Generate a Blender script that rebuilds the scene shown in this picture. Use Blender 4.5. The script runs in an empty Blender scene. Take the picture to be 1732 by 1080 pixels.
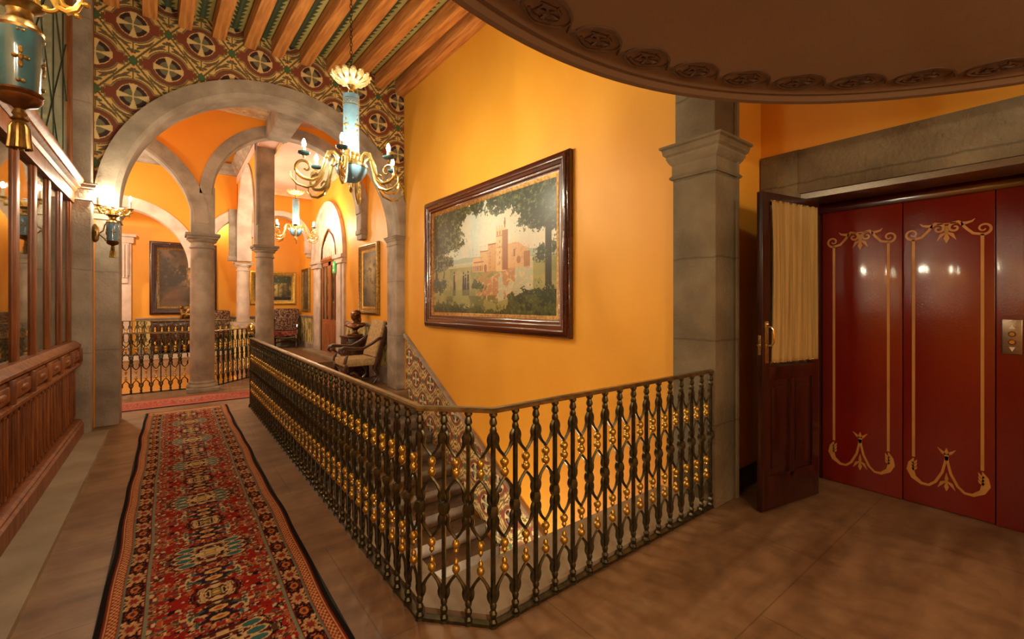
import bpy, bmesh, math, random
import numpy as np
from mathutils import Vector, Matrix
PI = math.pi
random.seed(4)
rng = np.random.RandomState(7)
COL = bpy.context.scene.collection

# ------------------------------------------------------------------ colour
def lin(c):
    out = []
    for v in c[:3]:
        v = v / 255.0
        out.append(v / 12.92 if v <= 0.04045 else ((v + 0.055) / 1.055) ** 2.4)
    return tuple(out)
def linnp(a):
    a = np.clip(a, 0, 255) / 255.0
    return np.where(a <= 0.04045, a / 12.92, ((a + 0.055) / 1.055) ** 2.4)

# ------------------------------------------------------------------ materials
def new_mat(name):
    m = bpy.data.materials.new(name); m.use_nodes = True
    nt = m.node_tree
    b = next(n for n in nt.nodes if n.type == 'BSDF_PRINCIPLED')
    return m, nt, b
def pm(name, c1, c2=None, scale=6, rough=.6, metal=0, bump=0, stretch=(1, 1, 1), c3=None, detail=6, lo=.35, hi=.65, bscale=None, spec=None, coat=0):
    """procedural noise-mixed material in object space"""
    m, nt, b = new_mat(name)
    b.inputs['Roughness'].default_value = rough
    b.inputs['Metallic'].default_value = metal
    if spec is not None: b.inputs['Specular IOR Level'].default_value = spec
    if coat: b.inputs['Coat Weight'].default_value = coat; b.inputs['Coat Roughness'].default_value = .08
    tc = nt.nodes.new('ShaderNodeTexCoord'); mp = nt.nodes.new('ShaderNodeMapping')
    mp.inputs['Scale'].default_value = stretch
    nt.links.new(tc.outputs['Object'], mp.inputs['Vector'])
    nz = nt.nodes.new('ShaderNodeTexNoise'); nz.inputs['Scale'].default_value = scale; nz.inputs['Detail'].default_value = detail
    nt.links.new(mp.outputs[0], nz.inputs['Vector'])
    cr = nt.nodes.new('ShaderNodeValToRGB')
    cr.color_ramp.elements[0].position = lo; cr.color_ramp.elements[1].position = hi
    cr.color_ramp.elements[0].color = (*lin(c1), 1)
    cr.color_ramp.elements[1].color = (*lin(c2 or c1), 1)
    if c3:
        e = cr.color_ramp.elements.new((lo + hi) / 2); e.color = (*lin(c3), 1)
    nt.links.new(nz.outputs['Fac'], cr.inputs['Fac']); nt.links.new(cr.outputs['Color'], b.inputs['Base Color'])
    if bump:
        bp = nt.nodes.new('ShaderNodeBump'); bp.inputs['Strength'].default_value = bump; bp.inputs['Distance'].default_value = .02
        n2 = nz
        if bscale:
            n2 = nt.nodes.new('ShaderNodeTexNoise'); n2.inputs['Scale'].default_value = bscale; n2.inputs['Detail'].default_value = 4
            nt.links.new(mp.outputs[0], n2.inputs['Vector'])
        nt.links.new(n2.outputs['Fac'], bp.inputs['Height']); nt.links.new(bp.outputs[0], b.inputs['Normal'])
    return m
def vcol_mat(name, rough=.6, spec=.5, bump=0, bscale=200, coat=0, grime=0):
    m, nt, b = new_mat(name)
    b.inputs['Roughness'].default_value = rough; b.inputs['Specular IOR Level'].default_value = spec
    if coat: b.inputs['Coat Weight'].default_value = coat; b.inputs['Coat Roughness'].default_value = .15
    a = nt.nodes.new('ShaderNodeAttribute'); a.attribute_name = 'Col'
    nt.links.new(a.outputs['Color'], b.inputs['Base Color'])
    if bump:
        tc = nt.nodes.new('ShaderNodeTexCoord')
        nz = nt.nodes.new('ShaderNodeTexNoise'); nz.inputs['Scale'].default_value = bscale
        nt.links.new(tc.outputs['Object'], nz.inputs['Vector'])
        bp = nt.nodes.new('ShaderNodeBump'); bp.inputs['Strength'].default_value = bump; bp.inputs['Distance'].default_value = .01
        nt.links.new(nz.outputs['Fac'], bp.inputs['Height']); nt.links.new(bp.outputs[0], b.inputs['Normal'])
    return m
def emis(name, c, s):
    m, nt, b = new_mat(name)
    b.inputs['Base Color'].default_value = (*lin(c), 1)
    b.inputs['Emission Color'].default_value = (*lin(c), 1); b.inputs['Emission Strength'].default_value = s
    return m

M = {}
M['orange'] = pm('orange_limewash', (226, 156, 44), (236, 172, 60), 1.1, .55, bump=.05, bscale=7, stretch=(1, 1, .7), lo=.3, hi=.7)
M['orange2'] = pm('deep_orange_limewash', (226, 138, 24), (232, 150, 34), .8, .6, lo=.3, hi=.7)
M['stone'] = pm('cantera_stone', (130, 116, 102), (170, 154, 138), 3.2, .8, bump=.35, bscale=38, c3=(152, 138, 122))
M['stone_dark'] = pm('dark_cantera_stone', (96, 84, 62), (128, 114, 88), 2.2, .8, bump=.45, bscale=32, c3=(113, 100, 76))
M['stone_pale'] = pm('pale_cantera_stone', (190, 170, 155), (218, 200, 186), 3.5, .75, bump=.2, bscale=30)
M['slab'] = pm('stone_slab', (140, 124, 102), (162, 146, 122), 3, .6, bump=.1, bscale=25)
M['step'] = pm('stair_stone', (92, 80, 70), (118, 104, 92), 5, .7, bump=.2, bscale=25)
M['wood_beam'] = pm('beam_wood', (172, 104, 48), (222, 152, 80), 3.5, .6, bump=.2, stretch=(6, .5, 6), c3=(202, 130, 64))
M['varnish'] = pm('varnished_wood', (100, 50, 20), (146, 84, 38), 5, .42, bump=.08, stretch=(4, 4, .5), spec=.4)
M['mahogany'] = pm('mahogany', (34, 10, 8), (62, 20, 14), 6, .3, bump=.04, stretch=(5, 5, .6), coat=.4)
M['darkwood'] = pm('dark_carved_wood', (42, 20, 14), (74, 36, 24), 14, .35, coat=.3)
M['framewood'] = pm('frame_wood', (50, 20, 14), (78, 34, 22), 12, .22, coat=.6)
M['iron'] = pm('bronzed_iron', (56, 51, 36), (86, 79, 56), 30, .32, metal=.65)
M['railtop'] = pm('worn_brass_rail', (116, 96, 60), (150, 126, 84), 20, .28, metal=.7)
M['gold'] = pm('gilded_metal', (184, 146, 62), (212, 174, 86), 20, .3, metal=.8)
M['brass'] = pm('polished_brass', (220, 192, 120), (240, 216, 150), 12, .2, metal=.95)
M['antique'] = pm('antique_gilt', (112, 84, 40), (160, 126, 66), 30, .35, metal=.8)
M['giltpale'] = pm('pale_gilt', (226, 200, 140), (244, 226, 178), 14, .3, metal=.5)
M['blue'] = pm('blue_porcelain', (92, 128, 150), (112, 146, 166), 8, .14, coat=.5)
M['bluedark'] = pm('teal_porcelain', (48, 84, 94), (62, 98, 106), 8, .14, coat=.5)
M['white'] = pm('ivory_candle', (236, 226, 200), (242, 234, 212), 8, .5)
M['curtain'] = pm('linen_curtain', (158, 128, 72), (180, 150, 90), 3, .85, stretch=(8, 8, .4))
M['chrome'] = pm('nickel', (190, 180, 165), (205, 196, 182), 8, .16, metal=1)
M['steel'] = pm('brushed_steel', (130, 120, 108), (150, 140, 126), 40, .3, metal=.9, stretch=(1, 1, 12))
M['bronze'] = pm('patinated_bronze', (70, 40, 20), (128, 80, 40), 12, .3, metal=.65)
M['pinkplaster'] = pm('pink_plaster', (226, 186, 168), (236, 202, 186), 1, .7)
M['stucco'] = pm('stucco_relief', (206, 170, 130), (222, 190, 150), 8, .8)
M['brownplaster'] = pm('brown_plaster', (104, 76, 50), (112, 84, 56), 1, .75)
M['brownrelief'] = pm('brown_relief', (70, 46, 26), (84, 56, 32), 20, .6)
M['marble_paint'] = pm('marbled_paint', (120, 86, 40), (176, 140, 80), 4, .6, stretch=(5, 5, .6))
M['dado'] = pm('olive_tile', (96, 82, 40), (214, 196, 130), 9, .4, stretch=(2.2, 2.2, 1), c3=(168, 148, 84), lo=.4, hi=.6, detail=4)
M['brocade'] = pm('pale_brocade', (150, 120, 76), (190, 160, 110), 26, .9)
M['brocade2'] = pm('dark_brocade', (58, 34, 26), (150, 118, 92), 24, .9, lo=.42, hi=.62, detail=3)
M['redbrocade'] = pm('red_brocade', (92, 30, 20), (160, 84, 60), 14, .85, lo=.42, hi=.62)
M['darkceil'] = pm('dark_ceiling_wood', (60, 40, 28), (92, 66, 48), 3, .7, stretch=(1, 6, 1))
M['green'] = emis('exit_green', (60, 170, 90), .5)
M['glassgreen'] = pm('leaded_glass', (96, 112, 88), (132, 146, 118), 3, .18, spec=.8, coat=.5)
M['lead'] = pm('lead_came', (44, 46, 38), (60, 62, 50), 10, .4, metal=.6)
M['bulb'] = emis('bulb', (255, 240, 204), 1050)
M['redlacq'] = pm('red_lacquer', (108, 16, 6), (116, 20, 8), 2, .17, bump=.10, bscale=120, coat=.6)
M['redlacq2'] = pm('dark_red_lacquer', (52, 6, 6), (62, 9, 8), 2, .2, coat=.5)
M['ornament'] = pm('gold_paint', (176, 122, 58), (196, 140, 70), 6, .45, metal=.15)
M['doorwood'] = pm('reddish_door_wood', (140, 78, 42), (176, 106, 60), 5, .4, stretch=(4, 4, .5))
M['black'] = pm('black_backing', (14, 8, 6), (18, 10, 8), 6, .6)  # near-black colour of the rug backings
M['roomdark'] = pm('grey_room_wall', (96, 88, 66), (116, 106, 80), 2, .8)
M['vc'] = vcol_mat('painted_pattern', .6)
M['vcrug'] = vcol_mat('wool_pile', .95, spec=.1, bump=.5, bscale=240)
M['vcoil'] = vcol_mat('oil_paint', .35, bump=.06, bscale=60)
def glass():
    m, nt, b = new_mat('window_glass')
    b.inputs['Base Color'].default_value = (.82, .88, .78, 1); b.inputs['Roughness'].default_value = .02
    b.inputs['Transmission Weight'].default_value = 1; b.inputs['IOR'].default_value = 1.5
    return m
M['glass'] = glass()
def floor_mat():
    m, nt, b = new_mat('worn_stone_floor')
    tc = nt.nodes.new('ShaderNodeTexCoord')
    mp = nt.nodes.new('ShaderNodeMapping'); mp.inputs['Scale'].default_value = (.55, 3.2, 1); mp.inputs['Rotation'].default_value = (0, 0, .5)
    nt.links.new(tc.outputs['Object'], mp.inputs['Vector'])
    n1 = nt.nodes.new('ShaderNodeTexNoise'); n1.inputs['Scale'].default_value = 1.6; n1.inputs['Detail'].default_value = 9; n1.inputs['Distortion'].default_value = .8
    nt.links.new(mp.outputs[0], n1.inputs['Vector'])
    n2 = nt.nodes.new('ShaderNodeTexNoise'); n2.inputs['Scale'].default_value = 7; n2.inputs['Detail'].default_value = 8
    nt.links.new(tc.outputs['Object'], n2.inputs['Vector'])
    c1 = nt.nodes.new('ShaderNodeValToRGB'); c1.color_ramp.elements[0].position = .3; c1.color_ramp.elements[1].position = .72
    c1.color_ramp.elements[0].color = (*lin((120, 88, 60)), 1); c1.color_ramp.elements[1].color = (*lin((158, 124, 90)), 1)
    nt.links.new(n1.outputs['Fac'], c1.inputs['Fac'])
    mx = nt.nodes.new('ShaderNodeMixRGB'); mx.blend_type = 'MULTIPLY'; mx.inputs['Fac'].default_value = .6
    c2 = nt.nodes.new('ShaderNodeValToRGB'); c2.color_ramp.elements[0].position = .35; c2.color_ramp.elements[0].color = (.55, .5, .45, 1); c2.color_ramp.elements[1].position = .6
    nt.links.new(n2.outputs['Fac'], c2.inputs['Fac'])
    nt.links.new(c1.outputs[0], mx.inputs[1]); nt.links.new(c2.outputs[0], mx.inputs[2])
    br = nt.nodes.new('ShaderNodeTexBrick'); br.inputs['Scale'].default_value = 1; br.inputs['Mortar Size'].default_value = .004
    br.inputs['Brick Width'].default_value = 1.5; br.inputs['Row Height'].default_value = .95
    br.inputs['Color1'].default_value = (1, 1, 1, 1); br.inputs['Color2'].default_value = (.93, .92, .9, 1); br.inputs['Mortar'].default_value = (.6, .55, .5, 1)
    nt.links.new(tc.outputs['Object'], br.inputs['Vector'])
    m2 = nt.nodes.new('ShaderNodeMixRGB'); m2.blend_type = 'MULTIPLY'; m2.inputs['Fac'].default_value = .8
    nt.links.new(mx.outputs[0], m2.inputs[1]); nt.links.new(br.outputs['Color'], m2.inputs[2])
    nt.links.new(m2.outputs[0], b.inputs['Base Color'])
    b.inputs['Roughness'].default_value = .42
    bp = nt.nodes.new('ShaderNodeBump'); bp.inputs['Strength'].default_value = .12; bp.inputs['Distance'].default_value = .02
    nt.links.new(n2.outputs['Fac'], bp.inputs['Height']); nt.links.new(bp.outputs[0], b.inputs['Normal'])
    return m
M['floor'] = floor_mat()
def add_joints(m, row, dark=.62):
    nt = m.node_tree; b = next(n for n in nt.nodes if n.type == 'BSDF_PRINCIPLED'); src = b.inputs['Base Color'].links[0].from_socket
    tc = nt.nodes.new('ShaderNodeTexCoord'); sp = nt.nodes.new('ShaderNodeSeparateXYZ'); nt.links.new(tc.outputs['Object'], sp.inputs[0])
    nz = nt.nodes.new('ShaderNodeTexNoise'); nz.inputs['Scale'].default_value = 9; nt.links.new(tc.outputs['Object'], nz.inputs['Vector'])
    ma = nt.nodes.new('ShaderNodeMath'); ma.operation = 'MULTIPLY_ADD'; ma.inputs[1].default_value = .03; nt.links.new(nz.outputs['Fac'], ma.inputs[0]); nt.links.new(sp.outputs['Z'], ma.inputs[2])
    mo = nt.nodes.new('ShaderNodeMath'); mo.operation = 'PINGPONG'; mo.inputs[1].default_value = row / 2; nt.links.new(ma.outputs[0], mo.inputs[0])
    lt = nt.nodes.new('ShaderNodeMapRange'); lt.inputs['From Min'].default_value = .002; lt.inputs['From Max'].default_value = .012; lt.inputs['To Min'].default_value = dark; lt.inputs['To Max'].default_value = 1; nt.links.new(mo.outputs[0], lt.inputs['Value'])
    mx = nt.nodes.new('ShaderNodeMixRGB'); mx.blend_type = 'MULTIPLY'; mx.inputs['Fac'].default_value = 1
    nt.links.new(src, mx.inputs[1]); nt.links.new(lt.outputs[0], mx.inputs[2]); nt.links.new(mx.outputs[0], b.inputs['Base Color'])
add_joints(M['stone_dark'], .62)
M['stone_block'] = M['stone'].copy(); add_joints(M['stone_block'], .95, .72)

# ------------------------------------------------------------------ mesh builder
class MB:
    def __init__(s): s.v = []; s.f = []; s.m = []; s.mi = 0
    def add(s, vs, fs):
        k = len(s.v); s.v += [tuple(p) for p in vs]
        for f in fs: s.f.append(tuple(k + i for i in f)); s.m.append(s.mi)
        return s
    def box(s, x0, x1, y0, y1, z0, z1):
        vs = [(x, y, z) for z in (z0, z1) for y in (y0, y1) for x in (x0, x1)]
        return s.add(vs, [(0, 2, 3, 1), (4, 5, 7, 6), (0, 1, 5, 4), (2, 6, 7, 3), (0, 4, 6, 2), (1, 3, 7, 5)])
    def bbox(s, x0, x1, y0, y1, z0, z1, b=.01):
        bm = bmesh.new(); bmesh.ops.create_cube(bm, size=1)
        for v in bm.verts: v.co = Vector(((x0 + x1) / 2 + v.co.x * (x1 - x0), (y0 + y1) / 2 + v.co.y * (y1 - y0), (z0 + z1) / 2 + v.co.z * (z1 - z0)))
        bmesh.ops.bevel(bm, geom=list(bm.edges), offset=b, segments=2, affect='EDGES', profile=.6)
        bm.verts.index_update(); s.add([v.co for v in bm.verts], [[v.index for v in f.verts] for f in bm.faces]); bm.free(); return s
    def lathe(s, prof, seg=24, c=(0, 0, 0), flute=0, nfl=12, a0=0, a1=2 * PI):
        full = abs(a1 - a0 - 2 * PI) < 1e-6; n = seg if full else seg + 1
        vs = []
        for (r, z) in prof:
            for i in range(n):
                a = a0 + (a1 - a0) * i / seg; rr = r * (1 + flute * math.cos(nfl * a))
                vs.append((c[0] + rr * math.cos(a), c[1] + rr * math.sin(a), c[2] + z))
        fs = []
        for j in range(len(prof) - 1):
            for i in range(seg):
                i2 = (i + 1) % n
                fs.append((j * n + i, j * n + i2, (j + 1) * n + i2, (j + 1) * n + i))
        if full:
            if prof[0][0] > 1e-5: fs.append(tuple(reversed(range(n))))
            if prof[-1][0] > 1e-5: fs.append(tuple((len(prof) - 1) * n + i for i in range(n)))
        return s.add(vs, fs)
    def tube(s, pts, r, seg=8, flat=None):
        pts = [Vector(p) for p in pts]; n = len(pts)
        if not hasattr(r, '__len__'): r = [r] * n
        vs = []; up = None
        for i, p in enumerate(pts):
            t = (pts[min(i + 1, n - 1)] - pts[max(i - 1, 0)])
            if t.length < 1e-9: t = Vector((0, 0, 1))
            t.normalize()
            if up is None:
                up = Vector((0, 0, 1)) if abs(t.z) < .9 else Vector((1, 0, 0))
            a = t.cross(up)
            if a.length < 1e-4: a = t.cross(Vector((0, 1, 0)))
            a.normalize(); b = a.cross(t).normalized(); up = b
            for k in range(seg):
                an = 2 * PI * k / seg
                vs.append(p + a * (math.cos(an) * r[i]) + b * (math.sin(an) * r[i] * (flat or 1)))
        fs = [(j * seg + k, j * seg + (k + 1) % seg, (j + 1) * seg + (k + 1) % seg, (j + 1) * seg + k) for j in range(n - 1) for k in range(seg)]
        fs.append(tuple(reversed(range(seg)))); fs.append(tuple((n - 1) * seg + k for k in range(seg)))
        return s.add(vs, fs)
    def sweep(s, path, prof, normal=(0, 0, 1), closed=False):
        """prof: closed polygon of (a, b): a along normal x tangent, b along normal"""
        P = [Vector(p) for p in path]; N = Vector(normal).normalized(); n = len(P); vs = []
        for i, p in enumerate(P):
            if closed: t0 = (p - P[i - 1]).normalized(); t1 = (P[(i + 1) % n] - p).normalized()
            else:
                t1 = (P[min(i + 1, n - 1)] - P[min(i, n - 2)]).normalized(); t0 = (P[max(i, 1)] - P[max(i, 1) - 1]).normalized()
            s0 = N.cross(t0); s1 = N.cross(t1); sd = (s0 + s1).normalized(); k = 1 / max(.3, sd.dot(s1))
            for (a, b) in prof: vs.append(p + sd * (a * k) + N * b)
        m = len(prof); fs = []
        for i in range(n if closed else n - 1):
            j = (i + 1) % n
            for q in range(m): fs.append((i * m + q, i * m + (q + 1) % m, j * m + (q + 1) % m, j * m + q))
        if not closed: fs.append(tuple(reversed(range(m)))); fs.append(tuple((n - 1) * m + q for q in range(m)))
        return s.add(vs, fs)
    def ring(s, plane, cu, cz, r0, r1, w0, w1, a0=0, a1=PI, n=40, ch=.02):
        prof = [(r0, w0 + ch), (r0 + ch, w0), (r1, w0), (r1, w1), (r0 + ch, w1), (r0, w1 - ch)]; vs = []
        for i in range(n + 1):
            a = a0 + (a1 - a0) * i / n
            for (r, w) in prof:
                u = cu + r * math.cos(a); z = cz + r * math.sin(a)
                vs.append((u, w, z) if plane == 'XZ' else (w, u, z))
        m = 6; fs = [(i * m + q, i * m + (q + 1) % m, (i + 1) * m + (q + 1) % m, (i + 1) * m + q) for i in range(n) for q in range(m)]
        fs += [tuple(reversed(range(m))), tuple(n * m + q for q in range(m))]
        return s.add(vs, fs)
    def archwall(s, plane, u0, u1, z0, z1, arches, w0, w1, n=28):
        """wall u0..u1 x z0..z1 with half-round openings (cu, cz, r, zfloor)"""
        us = {u0, u1}
        for (cu, cz, r, zf) in arches:
            for i in range(n + 1):
                u = cu - r * math.cos(PI * i / n)
                if u0 - 1e-6 <= u <= u1 + 1e-6: us.add(min(max(u, u0), u1))
        us = sorted(us)
        def bot(u, mid):
            for (cu, cz, r, zf) in arches:
                if abs(mid - cu) < r: return cz + math.sqrt(max(0, r * r - (u - cu) ** 2))
            return z0
        def P(u, w, z): return (u, w, z) if plane == 'XZ' else (w, u, z)
        for a, b in zip(us[:-1], us[1:]):
            if b - a < 1e-7: continue
            mid = (a + b) / 2; za = min(bot(a, mid), z1); zb = min(bot(b, mid), z1)
            vs = [P(a, w0, za), P(b, w0, zb), P(b, w0, z1), P(a, w0, z1), P(a, w1, za), P(b, w1, zb), P(b, w1, z1), P(a, w1, z1)]
            s.add(vs, [(0, 1, 2, 3), (7, 6, 5, 4), (0, 4, 5, 1), (3, 2, 6, 7), (0, 3, 7, 4), (1, 5, 6, 2)])
        return s
    def ell(s, c, r, seg=12, rings=8, rot=None):
        vs = []; fs = []
        for j in range(rings + 1):
            t = PI * j / rings
            for i in range(seg):
                a = 2 * PI * i / seg
                p = Vector((math.sin(t) * math.cos(a) * r[0], math.sin(t) * math.sin(a) * r[1], math.cos(t) * r[2]))
                if rot: p = rot @ p
                vs.append(Vector(c) + p)
        for j in range(rings):
            for i in range(seg): fs.append((j * seg + i, (j + 1) * seg + i, (j + 1) * seg + (i + 1) % seg, j * seg + (i + 1) % seg))
        return s.add(vs, fs)
    def ribbon(s, pts, ws, org, ua, va, nn, th=.002):
        """flat ribbon in a plane: pts (u,v), half-widths ws"""
        n = len(pts); ua, va, nn, org = Vector(ua), Vector(va), Vector(nn), Vector(org); vs = []
        if not hasattr(ws, '__len__'): ws = [ws] * n
        for i, (u, v) in enumerate(pts):
            a = pts[max(i - 1, 0)]; b = pts[min(i + 1, n - 1)]
            tx, ty = b[0] - a[0], b[1] - a[1]; L = math.hypot(tx, ty) or 1; px, py = -ty / L, tx / L
            for sg in (1, -1):
                q = org + ua * (u + px * ws[i] * sg) + va * (v + py * ws[i] * sg)
                vs.append(q + nn * th); vs.append(q)
        fs = []
        for i in range(n - 1):
            k = i * 4; j = k + 4
            fs += [(k, j, j + 2, k + 2), (k + 1, k + 3, j + 3, j + 1), (k, k + 1, j + 1, j), (k + 2, j + 2, j + 3, k + 3)]
        fs += [(0, 2, 3, 1), (n * 4 - 4, n * 4 - 3, n * 4 - 1, n * 4 - 2)]
        return s.add(vs, fs)
    def xform(s, mat, start=0):
        for i in range(start, len(s.v)): s.v[i] = tuple(mat @ Vector(s.v[i]))
        return s
    def mesh(s, name, mats, smooth=True, ang=35):
        me = bpy.data.meshes.new(name); me.from_pydata(s.v, [], s.f)
        if not isinstance(mats, (list, tuple)): mats = [mats]
        for m in mats: me.materials.append(m)
        if len(mats) > 1: me.polygons.foreach_set('material_index', s.m)
        bm = bmesh.new(); bm.from_mesh(me); bmesh.ops.remove_doubles(bm, verts=bm.verts, dist=1e-6)
        bmesh.ops.recalc_face_normals(bm, faces=bm.faces)
        if smooth:
            for f in bm.faces: f.smooth = True
            for e in bm.edges:
                if len(e.link_faces) == 2: e.smooth = e.calc_face_angle(0) < math.radians(ang)
        bm.to_mesh(me); bm.free(); me.update(); return me
    def build(s, name, mats, parent=None, smooth=True, ang=35, loc=None, rz=0):
        o = bpy.data.objects.new(name, s.mesh(name, mats, smooth, ang)); COL.objects.link(o)
        if parent: o.parent = parent
        if loc is not None: o.location = loc
        o.rotation_euler = (0, 0, rz)
        return o
def tag(o, label=None, cat=None, group=None, kind=None):
    if label: o['label'] = label
    if cat: o['category'] = cat
    if group: o['group'] = group
    if kind: o['kind'] = kind
    return o
def thing(name, label, cat, loc=(0, 0, 0), rz=0, group=None):
    o = bpy.data.objects.new(name, None); COL.objects.link(o); o.location = loc; o.rotation_euler = (0, 0, rz); o.empty_display_size = .1
    return tag(o, label, cat, group)
def struct(mb, name, mats, smooth=False, label=None):
    return tag(mb.build(name, mats, smooth=smooth), label, None, None, 'structure')
def inst(mesh, name, parent, loc, rz=0, scale=None, rx=0):
    o = bpy.data.objects.new(name, mesh); COL.objects.link(o); o.parent = parent; o.location = loc; o.rotation_euler = (rx, 0, rz)
    if scale: o.scale = scale
    return o
def copy_tree(o, parent=None):
    c = o.copy(); COL.objects.link(c)
    if parent: c.parent = parent
    for ch in [x for x in COL.objects if x.parent == o]: copy_tree(ch, c)
    return c
def canvas(name, rgb, org, uvec, vvec, mat, parent=None, keep=None, wave=None):
    """rgb (H,W,3) sRGB, row 0 at v=0; one coloured vertex per sample"""
    H, W = rgb.shape[:2]; me = bpy.data.meshes.new(name)
    uu = np.linspace(0, 1, W); vv = np.linspace(0, 1, H)
    U, V = np.meshgrid(uu, vv)
    co = np.array(org)[None, None] + U[..., None] * np.array(uvec) + V[..., None] * np.array(vvec)
    if wave is not None: co = co + wave
    idx = np.arange(H * W).reshape(H, W)
    q = np.stack([idx[:-1, :-1], idx[:-1, 1:], idx[1:, 1:], idx[1:, :-1]], -1)
    q = q[keep[:-1, :-1]] if keep is not None else q.reshape(-1, 4)
    me.vertices.add(H * W); me.vertices.foreach_set('co', co.astype(np.float32).ravel())
    me.loops.add(q.size); me.loops.foreach_set('vertex_index', q.ravel().astype(np.int32))
    me.polygons.add(len(q)); me.polygons.foreach_set('loop_start', np.arange(0, q.size, 4, dtype=np.int32))
    me.update(calc_edges=True)
    at = me.color_attributes.new('Col', 'FLOAT_COLOR', 'POINT')
    c4 = np.ones((H * W, 4), np.float32); c4[:, :3] = linnp(rgb).reshape(-1, 3)
    at.data.foreach_set('color', c4.ravel()); me.materials.append(mat)
    o = bpy.data.objects.new(name, me); COL.objects.link(o)
    if parent: o.parent = parent
    if keep is not None:
        bm = bmesh.new(); bm.from_mesh(me); bmesh.ops.delete(bm, geom=[v for v in bm.verts if not v.link_faces], context='VERTS'); bm.to_mesh(me); bm.free()
    return o
def vnoise(X, Y, seed=0, oct=4):
    out = np.zeros_like(X, float); amp = 1; tot = 0
    for o in range(oct):
        r = np.random.RandomState(seed * 17 + o); T = r.rand(64, 64)
        xi = np.floor(X).astype(int); yi = np.floor(Y).astype(int); fx = X - xi; fy = Y - yi
        fx = fx * fx * (3 - 2 * fx); fy = fy * fy * (3 - 2 * fy)
        g = lambda a, b: T[b % 64, a % 64]
        v = (g(xi, yi) * (1 - fx) + g(xi + 1, yi) * fx) * (1 - fy) + (g(xi, yi + 1) * (1 - fx) + g(xi + 1, yi + 1) * fx) * fy
        out += amp * v; tot += amp; amp *= .5; X = X * 2.03 + 5.1; Y = Y * 2.03 + 3.7
    return out / tot
def put(img, mask, c, a=1.0):
    m = np.clip(np.asarray(mask, float) * a, 0, 1)[..., None]; img[:] = img * (1 - m) + np.array(c, float) * m
# ================================================================== pattern painters
def tile_rgb(X, Z, cx=-.376, cz=5.0, wx=.70, wz=.90):
    u = (X - cx) / wx; v = (Z - cz) / wz
    ax, ay = u - np.round(u), v - np.round(v)
    bx, by = (u - .5) - np.round(u - .5), (v - .5) - np.round(v - .5)
    s = (np.abs(ax) + np.abs(ay)) <= (np.abs(bx) + np.abs(by))
    dx = np.where(s, ax, bx); dy = np.where(s, ay, by)
    lx, lz = dx * .70, dy * .90; A = np.abs(lx); B = np.abs(lz); r = np.hypot(lx, lz)
    dm = .5 - (np.abs(dx) + np.abs(dy))
    n = vnoise(X * 6, Z * 6, 3)
    img = np.zeros(X.shape + (3,)); img[:] = (216, 180, 110); img += (n[..., None] - .5) * np.array((40, 40, 34))
    olive = (98, 84, 44); green = (64, 96, 60); red = (122, 58, 36); cream = (214, 186, 126); dk = (52, 26, 30); greyg = (112, 106, 78); leaf = (104, 84, 56)
    # leaves
    th = np.arctan2(B, A + 1e-6)
    rs = r + .03 * np.cos(th * 3)
    put(img, (r > .240) & (r < .240 + .034 * np.sin((th - .55) * 3.1)) & (th > .60) & (th < 1.5), leaf)
    
    put(img, (((A - .072) / .042) ** 2 + ((B - .268 + .5 * (A - .072)) / .017) ** 2) < 1, leaf)
    put(img, (((A - .035) / .03) ** 2 + ((B - .318) / .018) ** 2) < 1, (86, 92, 58))
    put(img, (A < .006) & (B > .22) & (B < .34), olive)
    put(img, (np.hypot(A - .013, B - .345) < .014), red)
    # medallion
    ear1 = (A < .272) & (B < .085) & (A > .15); ear1b = (A < .300) & (B < .042)
    ear2 = (A < .258) & (B < .068) & (A > .1); ear2b = (A < .284) & (B < .026)
    put(img, (r < .226) | ear1 | ear1b, olive); put(img, (r < .216) | ((A < .265) & (B < .077)), cream, .5)
    put(img, (r < .208) | ear2 | ear2b, red); put(img, (np.abs(r - .185) < .006) & ~((A > .17) & (B < .07)), (90, 70, 44))
    put(img, r < .150, cream); put(img, r < .142, greyg); put(img, (r < .142) & (r > .095), dk)
    arm = np.minimum(A, B) < .007 + .40 * np.clip(r - .035, 0, 1) ** 1.15
    put(img, (r < .158) & arm, cream)
    # lattice
    put(img, (dm < .021), (112, 92, 48)); put(img, (dm < .012), (96, 82, 42))
    nd = np.minimum(np.abs(np.abs(dx) - .5) + np.abs(dy), np.abs(dx) + np.abs(np.abs(dy) - .5))
    put(img, nd < .082, (88, 78, 42)); put(img, nd < .064, green)
    return img
def zig_rgb(t, y, w):
    """board between beams: t across 0..w"""
    img = np.zeros(t.shape + (3,)); img[:] = (186, 176, 104)
    f = (y / .105) % 1.0; saw = 1 - f
    n = vnoise(t * 9, y * 5, 5); img += (n[..., None] - .5) * 36
    c = w / 2
    put(img, np.abs(t - c) < .028 + .048 * saw, (62, 78, 54)); put(img, np.abs(t - c) < .012, (78, 92, 66))
    put(img, (t < .012) | (t > w - .012), (96, 70, 36))
    return img
def dado_rgb(U, V):
    img = np.zeros(U.shape + (3,)); img[:] = (214, 194, 128)
    n = vnoise(U * 7, V * 4, 9)
    a = np.abs(((U / .27) % 1) - .5); b = np.abs(((V / .44 + np.floor(U / .27) * .5) % 1) - .5)
    d = a + b * .9
    put(img, (d > .32) & (d < .42), (88, 84, 40)); put(img, (d < .17), (120, 104, 50)); put(img, d < .07, (210, 190, 130))
    put(img, (a < .05) & (b > .2), (96, 92, 48)); put(img, n > .58, (90, 72, 40), .55)
    return img

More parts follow.
